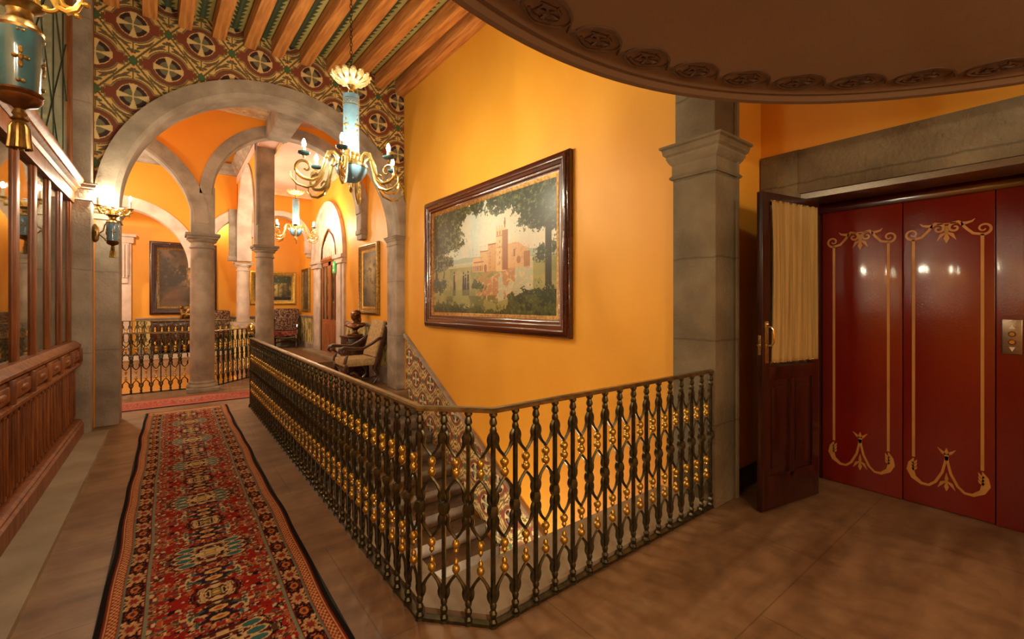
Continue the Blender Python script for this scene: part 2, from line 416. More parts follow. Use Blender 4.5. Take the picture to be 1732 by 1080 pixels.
# ================================================================== SETTING
f = MB()
def slab(poly, z, t=.22, mb=None):
    mb = mb or f; n = len(poly)
    mb.add([(x, y, z) for x, y in poly] + [(x, y, z - t) for x, y in poly], [tuple(range(n)), tuple(reversed(range(n, 2 * n)))] + [(i, n + i, n + (i + 1) % n, (i + 1) % n) for i in range(n)])
slab([(-1.2, -3.2), (1.05, -3.2), (1.05, 7.1), (-1.2, 7.1)], 0)
slab([(1.05, -3.2), (5.2, -3.2), (5.2, 2.06), (1.05, 2.06)], 0)
slab([(-3.5, 7.1), (3.4, 7.1), (3.4, 9.75), (-3.5, 9.75)], 0)
slab([(.55, 9.75), (3.4, 9.75), (3.4, 10.5), (1.2, 10.5)], 0)
slab([(1.2, 10.5), (3.7, 10.5), (3.7, 15.4), (1.2, 15.4)], .17, .39)
slab([(-3.5, 13.55), (1.2, 13.55), (1.2, 15.4), (-3.5, 15.4)], .17, .44)
struct(f, 'floor', M['floor'])
fb = MB(); fb.box(-3.6, 5.2, 1.0, 15.4, -4.0, -3.8); struct(fb, 'floor', M['slab'], label='pale stone floor of the storey below')
t1 = MB(); t1.box(-.90, -.57, -3, 6.92, 0, .035); struct(t1, 'trim_1', M['slab'], label='raised stone strip along the wooden screen')
t2 = MB(); slab([(.975, 1.95), (1.2, 1.705), (3.15, 1.705), (3.15, 2.09), (.975, 2.09)], .03, .3, t2); slab([(.975, 2.09), (1.14, 2.09), (1.14, 7.0), (.975, 7.0)], .03, .3, t2)
struct(t2, 'trim_2', M['slab'], label='pale stone kerb round the stairwell')

# right wall with doorway
w = MB(); w.box(3.24, 3.54, 1.95, 15.45, -3.8, .17)
w.archwall('YZ', 1.95, 15.45, .17, 5.5, [(11.975, 2.66, .78, .17)], 3.24, 3.54)
struct(w, 'wall_right', M['orange'])
w = MB(); w.box(-3.6, 3.54, 15.3, 15.6, -3.8, 5.6); struct(w, 'wall_far', M['orange'])
w = MB(); w.box(-3.8, -3.5, 7.3, 15.6, -3.8, 5.6); struct(w, 'wall_courtyard_left', M['orange2'])
# corner wall by lift, lift wall, back walls
w = MB(); w.box(3.45, 4.45, 1.70, 2.0, -.2, 5.4); struct(w, 'wall_corner', M['orange'])
w = MB()
w.box(4.03, 4.45, 1.67, 1.72, 0, 2.72); w.box(4.03, 4.45, .0, 1.72, 2.72, 5.4); w.box(4.03, 4.45, -3.2, -.0, 0, 5.4)
struct(w, 'wall_lift', M['orange'])
w = MB(); w.box(4.47, 4.7, -3.2, 2.0, 0, 5.4); struct(w, 'wall_shaft', M['roomdark'])
w = MB(); w.box(-1.2, 5.0, -3.4, -3.2, 0, 5.4); struct(w, 'wall_back', M['orange'])
w = MB(); w.box(-1.2, -.86, -3.2, 2.55, 0, 5.4); struct(w, 'wall_left', M['orange'])
# stairwell sides below the floor
w = MB(); w.box(.95, 1.05, 2.06, 7.1, -3.8, -.2); w.box(.95, 3.54, 1.96, 2.06, -3.8, -.2); w.box(-3.6, .6, 9.6, 9.75, -3.8, -.2); w.box(1.25, 1.4, 10.5, 13.7, -3.8, -.2)
struct(w, 'wall_stairwell', M['orange'])
# ceilings
w = MB(); w.box(-1.2, 5.2, -3.4, 2.0, 5.14, 5.4); struct(w, 'ceiling', M['brownplaster'], label='flat ceiling over the lift lobby')
w = MB(); w.box(-1.2, 3.54, 2.0, 7.35, 5.37, 5.5); struct(w, 'ceiling', M['wood_beam'], label='boarding above the beams')
BX = [-1.02, -.655, -.29, .07, .445, .815, 1.165, 1.55, 1.935, 2.325, 2.71]
SK = .035
ys = np.linspace(2.0, 7.3, 500)
for i in range(len(BX)):
    x0 = BX[i] + .15; x1 = (BX[i + 1] if i + 1 < len(BX) else 3.075); ww = x1 - x0
    T, Y = np.meshgrid(np.linspace(0, ww, 34), ys)
    wv = np.zeros(T.shape + (3,)); wv[..., 0] = (7.3 - Y) * SK
    if i == len(BX) - 1: wv[..., 0] *= 0
    tag(canvas('ceiling', zig_rgb(T, Y, ww), (x0, 2.0, 5.36), (ww, 0, 0), (0, 5.3, 0), M['vc'], wave=wv), 'painted ceiling boards with zigzag borders between the beams', None, None, 'structure')
names = ['over the corner of the wooden screen', 'over the wooden screen', 'directly left of the chandelier rug line', 'above the middle of the rug', 'fifth from the wooden screen', 'above the left bulbs of the chandelier arch', 'seventh from the wooden screen', 'just left of the chandelier chain', 'just right of the chandelier chain', 'third from the orange painting wall', 'second from the orange painting wall']
ordn = ['twelfth', 'eleventh', 'tenth', 'ninth', 'eighth', 'seventh', 'sixth', 'fifth', 'fourth', 'third', 'second']
for i, x in enumerate(BX):
    b = MB(); b.bbox(0, .15, -5.3, 0, 0, .215, .012)
    o = b.build('ceiling_beam', M['wood_beam'], loc=(x, 7.3, 5.145)); o.rotation_euler[2] = math.atan(SK)
    tag(o, 'square honey brown ceiling beam, %s counted from the orange painting wall' % ordn[i], 'beam', 'ceiling beams over the corridor')
b = MB(); b.bbox(0, .155, -5.3, 0, 0, .215, .012); b.bbox(.03, .16, -5.3, 0, -.03, .02, .01)
tag(b.build('ceiling_beam', M['wood_beam'], loc=(3.075, 7.3, 5.15)), 'brown ceiling beam running along the top of the orange painting wall', 'beam', 'ceiling beams over the corridor')

# main arch wall, painted face
w = MB(); w.archwall('XZ', -1.2, 3.24, 2.68, 5.5, [(1.29, 2.68, 1.9, 0)], 7.3, 7.7)
w.box(-1.2, -.73, 7.3, 7.7, 0, 2.68)
struct(w, 'wall_arch', M['orange2'])
zz = np.arange(2.68, 5.37, .0068); xx = np.arange(-.735, 3.24, .0068)
X, Z = np.meshgrid(xx, zz); R = np.hypot(X - 1.29, Z - 2.68)
tag(canvas('wall_arch', tile_rgb(X, Z), (xx[0], 7.292, zz[0]), (xx[-1] - xx[0], 0, 0), (0, 0, zz[-1] - zz[0]), M['vc'], keep=R > 1.9), 'painted tile pattern wall over the big arch', None, None, 'structure')
b = MB(); b.ring('XZ', 1.29, 2.68, 1.8, 2.03, 7.23, 7.72, n=64, ch=.05)
tag(b.build('stone_arch', M['stone']), 'wide round grey stone arch under the painted tile wall', 'arch')

# painted jamb strip + left upper wall
w = MB(); w.box(-.86, -.74, 7.1, 7.3, 0, 5.4); struct(w, 'trim_3', M['marble_paint'], label='marbled painted strip beside the left pier')

def pilaster(name, label, x0, x1, y0, y1, zc, ztop, mat, capx=(1, 1, 1, 1), caph=.24, base=.0, above=.02, z0=0, cham=.02):
    t = thing(name, label, 'pilaster', ((x0 + x1) / 2, (y0 + y1) / 2, z0)); ox, oy = (x0 + x1) / 2, (y0 + y1) / 2
    hx, hy = (x1 - x0) / 2, (y1 - y0) / 2
    s = MB(); s.bbox(-hx, hx, -hy, hy, 0, zc - z0, cham); s.build('shaft', mat, t)
    if ztop > zc:
        s = MB(); s.bbox(-hx + above, hx - above * 0, -hy + above, hy - above, zc - z0, ztop - z0, cham); s.build('upper_shaft', mat, t)
    c = MB(); prof = [(0, 0), (.012, .0), (.02, .012), (.012, .024), (.004, .03), (.004, .1), (.02, .12), (.034, .15), (.034, .165), (.05, .18), (.056, .215), (.07, .225), (.07, .24), (0, .24)]
    prof = [(-.02, p[1] * caph / .24) if p[0] == 0 else (p[0] * caph / .24, p[1] * caph / .24) for p in prof]
    zb = zc - z0 - caph
    path = [(-hx, -hy, zb), (-hx, hy, zb), (hx, hy, zb), (hx, -hy, zb)]
    c.sweep(path, [(p[0], p[1]) for p in prof], (0, 0, 1), True)
    c.box(-hx, hx, -hy, hy, zc - z0 - .01, zc - z0 + .004)
    c.build('capital', mat, t, ang=25)
    if base:
        c = MB(); c.bbox(-hx - .02, hx + .02, -hy - .02, hy + .02, 0, base, .01); c.build('base', mat, t)
    return t
pilaster('stone_pilaster', 'tall brown stone pilaster between the stairwell and the lift lobby', 3.15, 3.50, 1.64, 1.99, 2.735, 5.14, M['stone_dark'], caph=.26, above=.012, cham=.012)
s = MB(); s.tube([(3.475, 1.655, 0), (3.475, 1.655, 5.1)], .03, 10)
tag(s.build('stone_moulding', M['stone_dark']), 'slim upright stone roll on the rear edge of the brown pilaster', 'moulding')
pilaster('stone_pilaster', 'stone pilaster joining the end of the wooden screen', -.95, -.72, 6.9, 7.1, 2.86, 5.14, M['stone_block'], caph=.2, above=.02)
pilaster('stone_pilaster', 'stone pier carrying the left foot of the big arch', -.735, -.51, 7.3, 7.7, 2.68, 2.68, M['stone_block'], caph=.16)
pilaster('stone_pilaster', 'slender stone pilaster carrying the right foot of the big arch', 3.09, 3.26, 7.27, 7.7, 2.68, 2.68, M['stone_block'], caph=.16)

# spandrel wall over column 1
w = MB(); w.archwall('XZ', -2.6, 3.24, 2.86, 5.6, [(-1.02, 2.86, 1.36, 0), (1.83, 3.37, 1.30, 0)], 9.17, 9.43)
w.box(-3.5, -2.3, 9.17, 9.43, 0, 5.6)
struct(w, 'wall_spandrel', M['orange2'])
b = MB(); b.ring('XZ', -1.02, 2.86, 1.3, 1.53, 9.13, 9.46, n=48, ch=.03)
tag(b.build('stone_arch', M['stone']), 'stone arch rising left from the first column by the courtyard railing', 'arch')
b = MB(); b.ring('XZ', 1.83, 3.37, 1.25, 1.45, 9.13, 9.42, n=48, ch=.03)
tag(b.build('stone_arch', M['stone']), 'stone arch from the first column across to the gallery wall', 'arch')
b = MB(); b.bbox(.26, .60, 9.14, 9.46, 2.68, 3.5, .02)
tag(b.build('stone_springer', M['stone']), 'square stone block between first column capital and its two arches', 'stone block')
b = MB(); b.bbox(3.11, 3.26, 9.14, 9.44, 2.84 + .18, 3.45, .02); b.bbox(3.09, 3.26, 9.13, 9.45, 2.94, 3.04, .02); b.bbox(3.12, 3.26, 9.15, 9.44, 2.84, 2.95, .02)
tag(b.build('stone_corbel', M['stone']), 'moulded stone corbel on the orange wall above the small gold painting', 'corbel')
b = MB(); b.bbox(1.37, 1.74, 7.7, 9.2, 4.5, 4.9, .06)
tag(b.build('stone_rib', M['stone']), 'thick chamfered stone beam under the gallery ceiling beyond the big arch', 'beam')
w = MB(); w.box(-3.5, 1.4, 7.7, 9.2, 4.85, 5.1); struct(w, 'ceiling', M['stucco'], label='cream stucco ceiling beyond the big arch')
w = MB()
for k in range(9):
    cx = -.35 + k * .2; cy = 8.98
    w.tube([(cx + .075 * math.cos(a) * (1 - a / 14), cy - .02 + .075 * math.sin(a) * (1 - a / 14), 4.85) for a in np.linspace(0, 9, 26)], .007, 5)
    w.tube([(cx - .1 + .2 * q, cy - .18 + .05 * math.sin(q * 2 * PI), 4.85) for q in np.linspace(0, 1, 12)], .007, 5)
w.box(-3.4, 1.37, 8.7, 8.72, 4.835, 4.86); w.box(-3.4, 1.37, 9.1, 9.12, 4.835, 4.86)
struct(w, 'trim_4', M['stucco'], label='scroll relief on the stucco ceiling')
w = MB(); w.box(1.7, 3.3, 7.7, 9.2, 4.9, 5.1); w.box(1.38, 3.3, 9.4, 15.4, 4.68, 4.9); struct(w, 'ceiling', M['pinkplaster'], label='pale pink plaster ceiling of the gallery')
w = MB()
for (a, b_) in (((3.24, 9.46), (3.24, 13.75)), ((1.70, 13.75), (1.70, 9.46)), ):
    w.sweep([(a[0], a[1], 4.58), (b_[0], b_[1], 4.58)], [(0, 0), (.02, 0), (.05, .05), (.09, .08), (.09, .1), (0, .1)])
w.sweep([(3.24, 13.74, 4.52), (1.70, 13.74, 4.52)], [(0, 0), (.03, 0), (.05, .06), (.1, .1), (.1, .16), (0, .16)])
struct(w, 'trim_5', M['stucco'], label='cornice of the pink gallery ceiling')

def column(x, y, z0, label, r=.175, top=2.69, mat='stone'):
    t = thing('stone_column', label, 'column', (x, y, z0)); H = top - z0; m = M[mat]
    b = MB(); b.bbox(-r - .05, r + .05, -r - .05, r + .05, 0, .07, .008)
    b.lathe([(r + .045, .07), (r + .05, .09), (r + .04, .115), (r + .02, .125), (r + .018, .14), (r + .024, .155), (r + .005, .175), (r, .19)], 28); b.build('base', m, t)
    b = MB(); b.lathe([(r, .19), (r, H * .4), (r * .98, H * .7), (r * .93, H - .25)], 32); b.build('shaft', m, t)
    b = MB(); q = r * .93
    b.lathe([(q, H - .25), (q + .02, H - .245), (q + .024, H - .23), (q + .018, H - .218), (q + .002, H - .21), (q + .002, H - .15), (q + .03, H - .135), (q + .045, H - .11), (q + .05, H - .085)], 32)
    b.bbox(-q - .055, q + .055, -q - .055, q + .055, H - .09, H - .045, .01); b.bbox(-q - .08, q + .08, -q - .08, q + .08, H - .05, H, .012); b.build('capital', m, t)
    return t
column(.43, 9.32, 0, 'nearest round stone column, behind the cross rug', .178)
column(1.54, 10.4, 0, 'round stone column behind the gold ball of the stair railing', .17)
column(1.54, 13.9, .75, 'pale stone column standing on the tiled parapet', .155, 2.62, 'stone_pale')
column(.65, 13.9, .17, 'stone column hidden behind the nearest column, across the courtyard', .16, 2.6)

# arcade wall X 1.38-1.70
w = MB(); w.archwall('YZ', 10.58, 14.05, 2.6, 5.6, [(12.15, 3.22, 1.5, 0)], 1.40, 1.68)
struct(w, 'wall_arcade', M['orange'])
b = MB(); b.ring('YZ', 12.15, 3.22, 1.44, 1.56, 1.37, 1.71, n=40, ch=.02)
for sg in (-1, 1): b.bbox(1.37, 1.71, 12.15 + sg * 1.5 - .06 - (0 if sg < 0 else .0), 12.15 + sg * 1.5 + .06, 2.62, 3.24, .01)
tag(b.build('stone_arch', M['stone_pale']), 'narrow looking pale stone arch between the tiled parapet column and the gallery', 'arch')
b = MB(); b.bbox(1.38, 1.70, 10.22, 10.60, 2.68, 5.3, .03); b.bbox(1.36, 1.40, 10.2, 10.3, 3.1, 5.0, .01)
tag(b.build('stone_pier', M['stone']), 'square stone pier above the column behind the gold ball', 'pier')
b = MB(); b.bbox(1.38, 1.70, 13.7, 14.08, 2.6, 3.3, .03)
tag(b.build('stone_pier', M['stone_pale']), 'square pale stone pier above the parapet column', 'pier')
# parapet under column 2
t = thing('tiled_parapet', 'low parapet wall clad in olive and cream tiles under the pale column', 'parapet', (1.45, 12.3, .0))
b = MB(); b.box(-.2, .22, -1.75, 1.75, -.2, .96); b.build('core', M['stone'], t)
U, V = np.meshgrid(np.linspace(0, 3.5, 200), np.linspace(0, 1.2, 70))
canvas('tile_cladding', dado_rgb(U, V), (-.205, -1.75, -.22), (0, 3.5, 0), (0, 0, 1.17), M['vc'], t)
U, V = np.meshgrid(np.linspace(0, .42, 30), np.linspace(0, 1.2, 70))
canvas('tile_cladding', dado_rgb(U, V), (-.2, -1.755, -.22), (.42, 0, 0), (0, 0, 1.17), M['vc'], t)
b = MB(); b.bbox(-.24, .26, -1.8, 1.78, .95, 1.01, .012); b.build('coping', M['stone'], t)

# far arcade wall
w = MB(); w.archwall('XZ', -2.55, 1.39, 2.6, 5.6, [(-1.02, 2.4, 1.42, 0), (1.72, 2.95, .92, 0)], 13.76, 14.04)
w.box(-3.5, -2.5, 13.76, 14.04, .17, 5.6)
struct(w, 'wall_courtyard', M['orange2'])
b = MB(); b.ring('XZ', -1.02, 2.4, 1.37, 1.64, 13.71, 14.08, n=48, ch=.02)
tag(b.build('stone_arch', M['stone_pale']), 'low stone arch across the courtyard framing the big dark painting', 'arch')
b = MB(); b.ring('XZ', 1.72, 2.95, .86, 1.10, 13.71, 14.08, a0=PI * .63, n=20, ch=.02)
tag(b.build('stone_arch', M['stone_pale']), 'half stone arch across the courtyard springing towards the orange arcade wall', 'arch')
b = MB(); b.bbox(1.2, 1.39, 13.66, 13.76, 2.72, 3.98, .015); b.bbox(1.17, 1.39, 13.62, 13.76, 2.62, 2.74, .015)
tag(b.build('stone_corbel', M['stone']), 'long stone corbel strip beside the far half arch', 'corbel')
w = MB(); pr = [(0, 0), (-.04, 0), (-.05, .05), (-.09, .08), (-.09, .14), (-.14, .2), (-.16, .27), (0, .27)]
w.sweep([(1.4, 13.76, 4.87), (-3.5, 13.76, 4.87)], [(-p[0], p[1]) for p in pr]); w.sweep([(-3.5, 13.76, 4.87), (-3.5, 9.43, 4.87)], [(-p[0], p[1]) for p in pr]); w.sweep([(1.40, 10.6, 4.87), (1.40, 13.76, 4.87)], [(-p[0], p[1]) for p in pr])
struct(w, 'trim_6', M['stone'], label='moulded cornice round the courtyard')
w = MB(); w.box(-3.6, 3.5, 9.4, 15.5, 5.6, 5.8); struct(w, 'ceiling', M['darkceil'], label='dark boarded ceiling above the courtyard')
for k in range(8):
    b = MB(); b.bbox(-2.45, 2.45, -.06, .06, 0, .2, .01)
    o = b.build('ceiling_beam', M['darkceil'], loc=(-1.05, 9.75 + k * .53, 5.4))
    tag(o, 'dark cross beam high above the courtyard', 'beam', 'dark beams above the courtyard')
# second transverse arch in gallery
w = MB(); w.archwall('XZ', 1.69, 3.24, 3.3, 4.7, [(2.45, 3.3, .70, 0)], 13.8, 14.0); struct(w, 'wall_gallery', M['orange2'])
b = MB(); b.ring('XZ', 2.45, 3.3, .66, .80, 13.76, 14.04, n=32, ch=.02); b.bbox(3.09, 3.25, 13.78, 14.02, 2.95, 3.32, .02); b.bbox(3.14, 3.25, 13.82, 13.98, 2.84, 2.97, .02)
tag(b.build('stone_arch', M['stone_pale']), 'small stone arch behind the far chandelier', 'arch')

# wainscots
def wainscot(p0, p1, z0, n, label, nm='dado'):
    p0, p1 = Vector(p0), Vector(p1); L = (p1 - p0).length; nn = Vector(n)
    U, V = np.meshgrid(np.linspace(0, L, max(4, int(L / .016))), np.linspace(0, .72, 45))
    d = p1 - p0; o = p0 + nn * .02
    tag(canvas(nm, dado_rgb(U, V), (o.x, o.y, z0 + .3), (d.x, d.y, 0), (0, 0, .72), M['vc']), label, None, None, 'structure')
    b = MB(); q0 = p0 + nn * .0; q1 = p1 + nn * .0
    side = Vector((0, 0, 1)).cross((p1 - p0).normalized()); sg = 1 if side.dot(nn) > 0 else -1
    b.sweep([(q0.x, q0.y, z0 + 1.02 - .17 + .17), (q1.x, q1.y, z0 + 1.02)], [(0, 0), (sg * .03, 0), (sg * .035, .03), (sg * .055, .05), (sg * .055, .08), (0, .08)])
    b.sweep([(q0.x, q0.y, z0), (q1.x, q1.y, z0)], [(0, 0), (sg * .035, 0), (sg * .035, .27), (sg * .02, .3), (0, .3)])
    struct(b, nm.replace('trim', 'baseboard') if 0 else 'baseboard_' + nm.split('_')[-1], M['stone'], label='stone rail and skirting of the tiled dado')
wainscot((3.24, 7.7, 0), (3.24, 10.5, 0), 0.0, (-1, 0, 0), 'olive patterned tile dado beside the carved armchair', 'wall_dado_right')
wainscot((3.24, 13.52, 0), (3.24, 15.3, 0), 0.05, (-1, 0, 0), 'olive patterned tile dado in the far corner of the gallery', 'wall_dado_corner')
wainscot((-.75, 15.3, 0), (3.24, 15.3, 0), 0.02, (0, -1, 0), 'tile dado along the far wall', 'wall_dado_far')

# stair: steps + tiled band
t = thing('staircase', 'stone staircase descending towards the viewer behind the iron railing', 'staircase', (2.15, 7.1, 0))
for k in range(1, 17):
    s = MB(); s.bbox(-1.0, 1.06, -.297 * k - .02, -.297 * (k - 1), -.165 * k - .16, -.165 * k, .01); s.build('step', M['step'], t)
s = MB(); s.add([(-1.09, 0, -.3), (1.08, 0, -.3), (1.08, -4.8, -2.96), (-1.09, -4.8, -2.96), (-1.09, 0, -.5), (1.08, 0, -.5), (1.08, -4.8, -3.2), (-1.09, -4.8, -3.2)], [(0, 1, 2, 3), (4, 7, 6, 5), (0, 4, 5, 1), (3, 2, 6, 7), (0, 3, 7, 4), (1, 5, 6, 2)]); s.build('stringer', M['stone'], t)
t = thing('stair_tile_band', 'sloping band of cream and red patterned tiles along the stair wall', 'tile band', (3.24, 7.19, 0))
L = 5.2; U, V = np.meshgrid(np.linspace(0, L, 620), np.linspace(0, 1.0, 130))
Yw = 7.19 - U; Zw = -.05 - .555 * U + V
img = tile_rgb(Yw * 1.35, Zw * 1.35, cx=9.53, cz=.78) * 1.0 + np.array((14, 16, 20))
canvas('tiles', img, (-.012, 0, -.05), (0, -L, -.555 * L), (0, 0, 1.0), M['vc'], t)
s = MB(); s.sweep([(-.0, 0, .95), (0, -L, .95 - .555 * L)], [(0, -.045), (0, .02), (.02, .03), (.045, .02), (.05, -.01), (.03, -.045)], (-1, 0, 0)) if 0 else None
s = MB(); s.sweep([(0, 0, .95), (0, -L, .95 - .555 * L)], [(-.03, 0), (.03, 0), (.03, .05), (.01, .07), (-.01, .05), (-.03, .04)], (-1, 0, 0))
s.build('cap_moulding', M['stone'], t)
s = MB(); s.tube([(-.035, .01 + .045 * math.cos(a) * (1 - a / 16), .93 + .045 * math.sin(a) * (1 - a / 16)) for a in np.linspace(.6, 11, 30)], .014, 7); s.build('scroll_end', M['stone'], t)

# lift door surround (stone) and skirting
t = thing('lift_doorway', 'plain brown stone door surround around the red lift doors', 'doorway', (4.03, .7, 0))
s = MB(); s.bbox(-.035, .4, .69, .99, 0, 2.74, .008); s.build('jamb', M['stone_dark'], t)
s = MB(); s.bbox(-.035, .4, -1.1, -.78, 0, 2.74, .008); s.build('jamb', M['stone_dark'], t)
s = MB(); s.bbox(-.04, .4, -.79, .70, 2.38, 2.735, .008); s.build('lintel', M['stone_dark'], t)
s = MB(); s.box(-.02, .3, -.78, .69, 2.335, 2.38); s.build('lintel_strip', M['steel'], t)
s = MB(); s.sweep([(3.5, 1.70, 0), (4.0, 1.70, 0)], [(0, 0), (-.02, 0), (-.02, .14), (-.01, .16), (0, .16)]); struct(s, 'baseboard_corner', M['mahogany'])

# round ceiling disc
DC = (1.38, -.92); s = MB()
s.lathe([(0, 2.70), (2.36, 2.70), (2.385, 2.685), (2.41, 2.69), (2.43, 2.665), (2.455, 2.66), (2.47, 2.675), (2.47, 2.70), (2.45, 2.71), (2.45, 2.80), (2.47, 2.84), (2.47, 2.87), (2.3, 2.9), (0, 2.9)], 128, (DC[0], DC[1], 0))
struct(s, 'ceiling', M['brownplaster'], smooth=True, label='large round brown plaster ceiling disc over the lobby')
s = MB(); NM = 46
for k in range(NM):
    a = 2 * PI * k / NM; R = 2.27; ca, sa = math.cos(a), math.sin(a); cx, cy = DC[0] + R * ca, DC[1] + R * sa
    def L2(p, q, r=.008):
        return (cx + ca * q - sa * p, cy + sa * q + ca * p, 2.70)
    s.tube([L2(.125 * math.cos(q), .075 * math.sin(q) * (1 + .08 * math.cos(4 * q))) for q in np.linspace(0, 2 * PI, 26)], .009, 5)
    s.tube([L2(.10 * math.cos(q) * (1 - q / 11), .058 * math.sin(q) * (1 - q / 11)) for q in np.linspace(.5, 9, 26)], .008, 5)
    for q in range(5):
        an = 2 * PI * q / 5 + .4
        s.tube([L2(0, 0), L2(.05 * math.cos(an), .035 * math.sin(an)), L2(.075 * math.cos(an + .35), .05 * math.sin(an + .35))], [.006, .014, .004], 5)
    s.tube([L2(.12, 0), L2(.155, .03), L2(.18, -.02)], [.006, .012, .006], 5)
struct(s, 'trim_7', M['brownrelief'], smooth=True, label='leafy scroll relief ring near the rim of the round ceiling disc')
# ================================================================== RUGS
def rug_img(W, H, wid, ln, seed=1):
    s, y = np.meshgrid(np.linspace(0, wid, W), np.linspace(0, ln, H))
    img = np.zeros((H, W, 3)); red = (150, 32, 22); dk = (36, 16, 22); cream = (206, 174, 126); teal = (64, 96, 92); org = (176, 84, 54); navy = (38, 28, 44)
    e = np.minimum(s, wid - s); ee = np.minimum(e, np.minimum(y, ln - y) + .0)
    P = .92; t = np.abs(((y / P) % 1) - .5) * P        # mirrored repeat 0..P/2
    x = np.abs(s - wid / 2)
    # field
    n1 = vnoise(x * 26, t * 30, seed + 1, 2); n2 = vnoise(x * 44, t * 50, seed + 2, 1); n3 = vnoise(x * 30 + 9, t * 34, seed + 3, 2); n4 = vnoise(x * 18, t * 22 + 4, seed + 4, 1)
    img[:] = red; put(img, n4 > .56, (166, 44, 34), .6)
    put(img, (n1 > .60), dk); put(img, (n1 > .64) & (n2 > .45), cream); put(img, (n3 > .64), cream, .85); put(img, (n3 > .69), (86, 58, 40)); put(img, (np.abs(n3 - .62) < .012), dk)
    put(img, (n2 > .80), teal); put(img, (n1 < .33), (196, 150, 96), .9); put(img, n1 < .29, (52, 60, 46)); put(img, n1 < .25, org); put(img, n2 < .12, (216, 186, 140))
    # medallions
    for (ty, rx, ry) in ((0.0, .20, .15), (P / 2, .11, .10)):
        dy = np.abs(t - ty); rr = np.maximum(x / rx, dy / ry) * .55 + np.hypot(x / rx, dy / ry) * .5
        jag = rr + .10 * (((x * 40).astype(int) + (dy * 40).astype(int)) % 2)
        put(img, jag < 1.05, dk); put(img, jag < .95, (96, 34, 28)); put(img, (jag < .80) & (jag > .70), cream); put(img, (jag > .5) & (jag < .68) & (n2 > .5), cream)
        put(img, jag < .48, dk); put(img, jag < .40, cream); put(img, jag < .26, (120, 112, 60)); put(img, jag < .13, (206, 160, 90))
    for (px, py) in ((.115, .095), (.125, .03)):
        d = np.hypot((x - px) / .040, (t - py) / .020); put(img, d < 1.35, cream); put(img, d < 1.0, (58, 104, 104))
    for (px, py) in ((0, .235), (0, .31)):
        d = np.hypot((x - px) / .06, (t - py) / .03); put(img, (d + .25 * np.sin(np.arctan2(t - py, x + 1e-6) * 9)) < 1.2, navy); put(img, d < .68, (214, 168, 98)); put(img, d < .3, org)
    # border
    yb = y / .235; fb = np.abs((yb % 1) - .5); xb = np.abs(ee - .135)
    bd = ee < .185; put(img, bd, dk); put(img, (ee < .185) & (ee > .175), (126, 130, 108)); put(img, bd & (ee < .174) & (ee > .166), (110, 24, 22))
    m = bd & (ee < .166) & (ee > .088)
    nb = vnoise(xb * 60, fb * 18, seed + 7, 2); put(img, m & (nb > .58), (192, 104, 66)); put(img, m & (nb > .66), cream); put(img, m & (nb < .30), (120, 30, 30))
    d = np.hypot((ee - .127) / .034, ((yb % 1) - .5) * .235 / .042); st = d * (1 + .25 * np.cos(8 * np.arctan2(ee - .127, ((yb % 1) - .5) * .235)))
    put(img, m & (st < 1), (190, 150, 100)); put(img, m & (st < .55), (140, 50, 40)); d2 = np.hypot((ee - .127) / .02, (((yb + .5) % 1) - .5) * .235 / .03); put(img, m & (d2 < 1), (188, 112, 48)); put(img, m & (d2 < .5), (90, 40, 60))
    put(img, ee < .088, (110, 116, 100)); put(img, ee < .080, (148, 52, 30)); ck = (((y / .03) % 1) < .5) ^ (((ee / .02) % 1) < .5); put(img, (ee < .075) & (ee > .042) & ck, (206, 160, 110))
    put(img, ee < .038, (200, 160, 108)); put(img, ee < .030, (120, 40, 28))
    put(img, (e < .024), (26, 22, 18))
    img *= (.92 + .16 * vnoise(s * 60, y * 60, 12, 2))[..., None]
    return img
rx0, rx1, ry0, ry1 = -.275, .645, .9, 7.75
t = thing('runner_rug', 'long red oriental runner with dark floral border on the corridor floor', 'rug', ((rx0 + rx1) / 2, (ry0 + ry1) / 2, 0))
img = rug_img(190, 1300, rx1 - rx0, ry1 - ry0); cx, cy = (rx0 + rx1) / 2, (ry0 + ry1) / 2
wv = np.zeros(img.shape); V = np.linspace(0, 6.85, 1300)[:, None]; U = np.linspace(-1, 1, 190)[None]
wv[..., 0] = (.006 * np.sin(V * 3.1) + .004 * np.sin(V * 7.7)) * np.abs(U)
canvas('pile', img, (rx0 - cx, ry0 - cy, .012), (rx1 - rx0, 0, 0), (0, ry1 - ry0, 0), M['vcrug'], t, wave=wv)
b = MB(); b.bbox(rx0 - cx - .004, rx1 - cx + .004, ry0 - cy - .004, ry1 - cy + .004, .001, .0105, .003); b.build('backing', M['black'], t)
t = thing('runner_rug', 'faded pink red runner crossing in front of the courtyard railing', 'rug', (.2, 8.45, 0))
img = rug_img(700, 100, 4.4, .68, 5); s_ = np.array((196, 108, 98)); img = img * .45 + s_ * .55
canvas('pile', img, (-2.2, -.34, .012), (4.4, -.0, 0), (0, .68, 0), M['vcrug'], t)
b = MB(); b.bbox(-2.205, 2.205, -.345, .345, .001, .0105, .003); b.build('backing', M['black'], t)

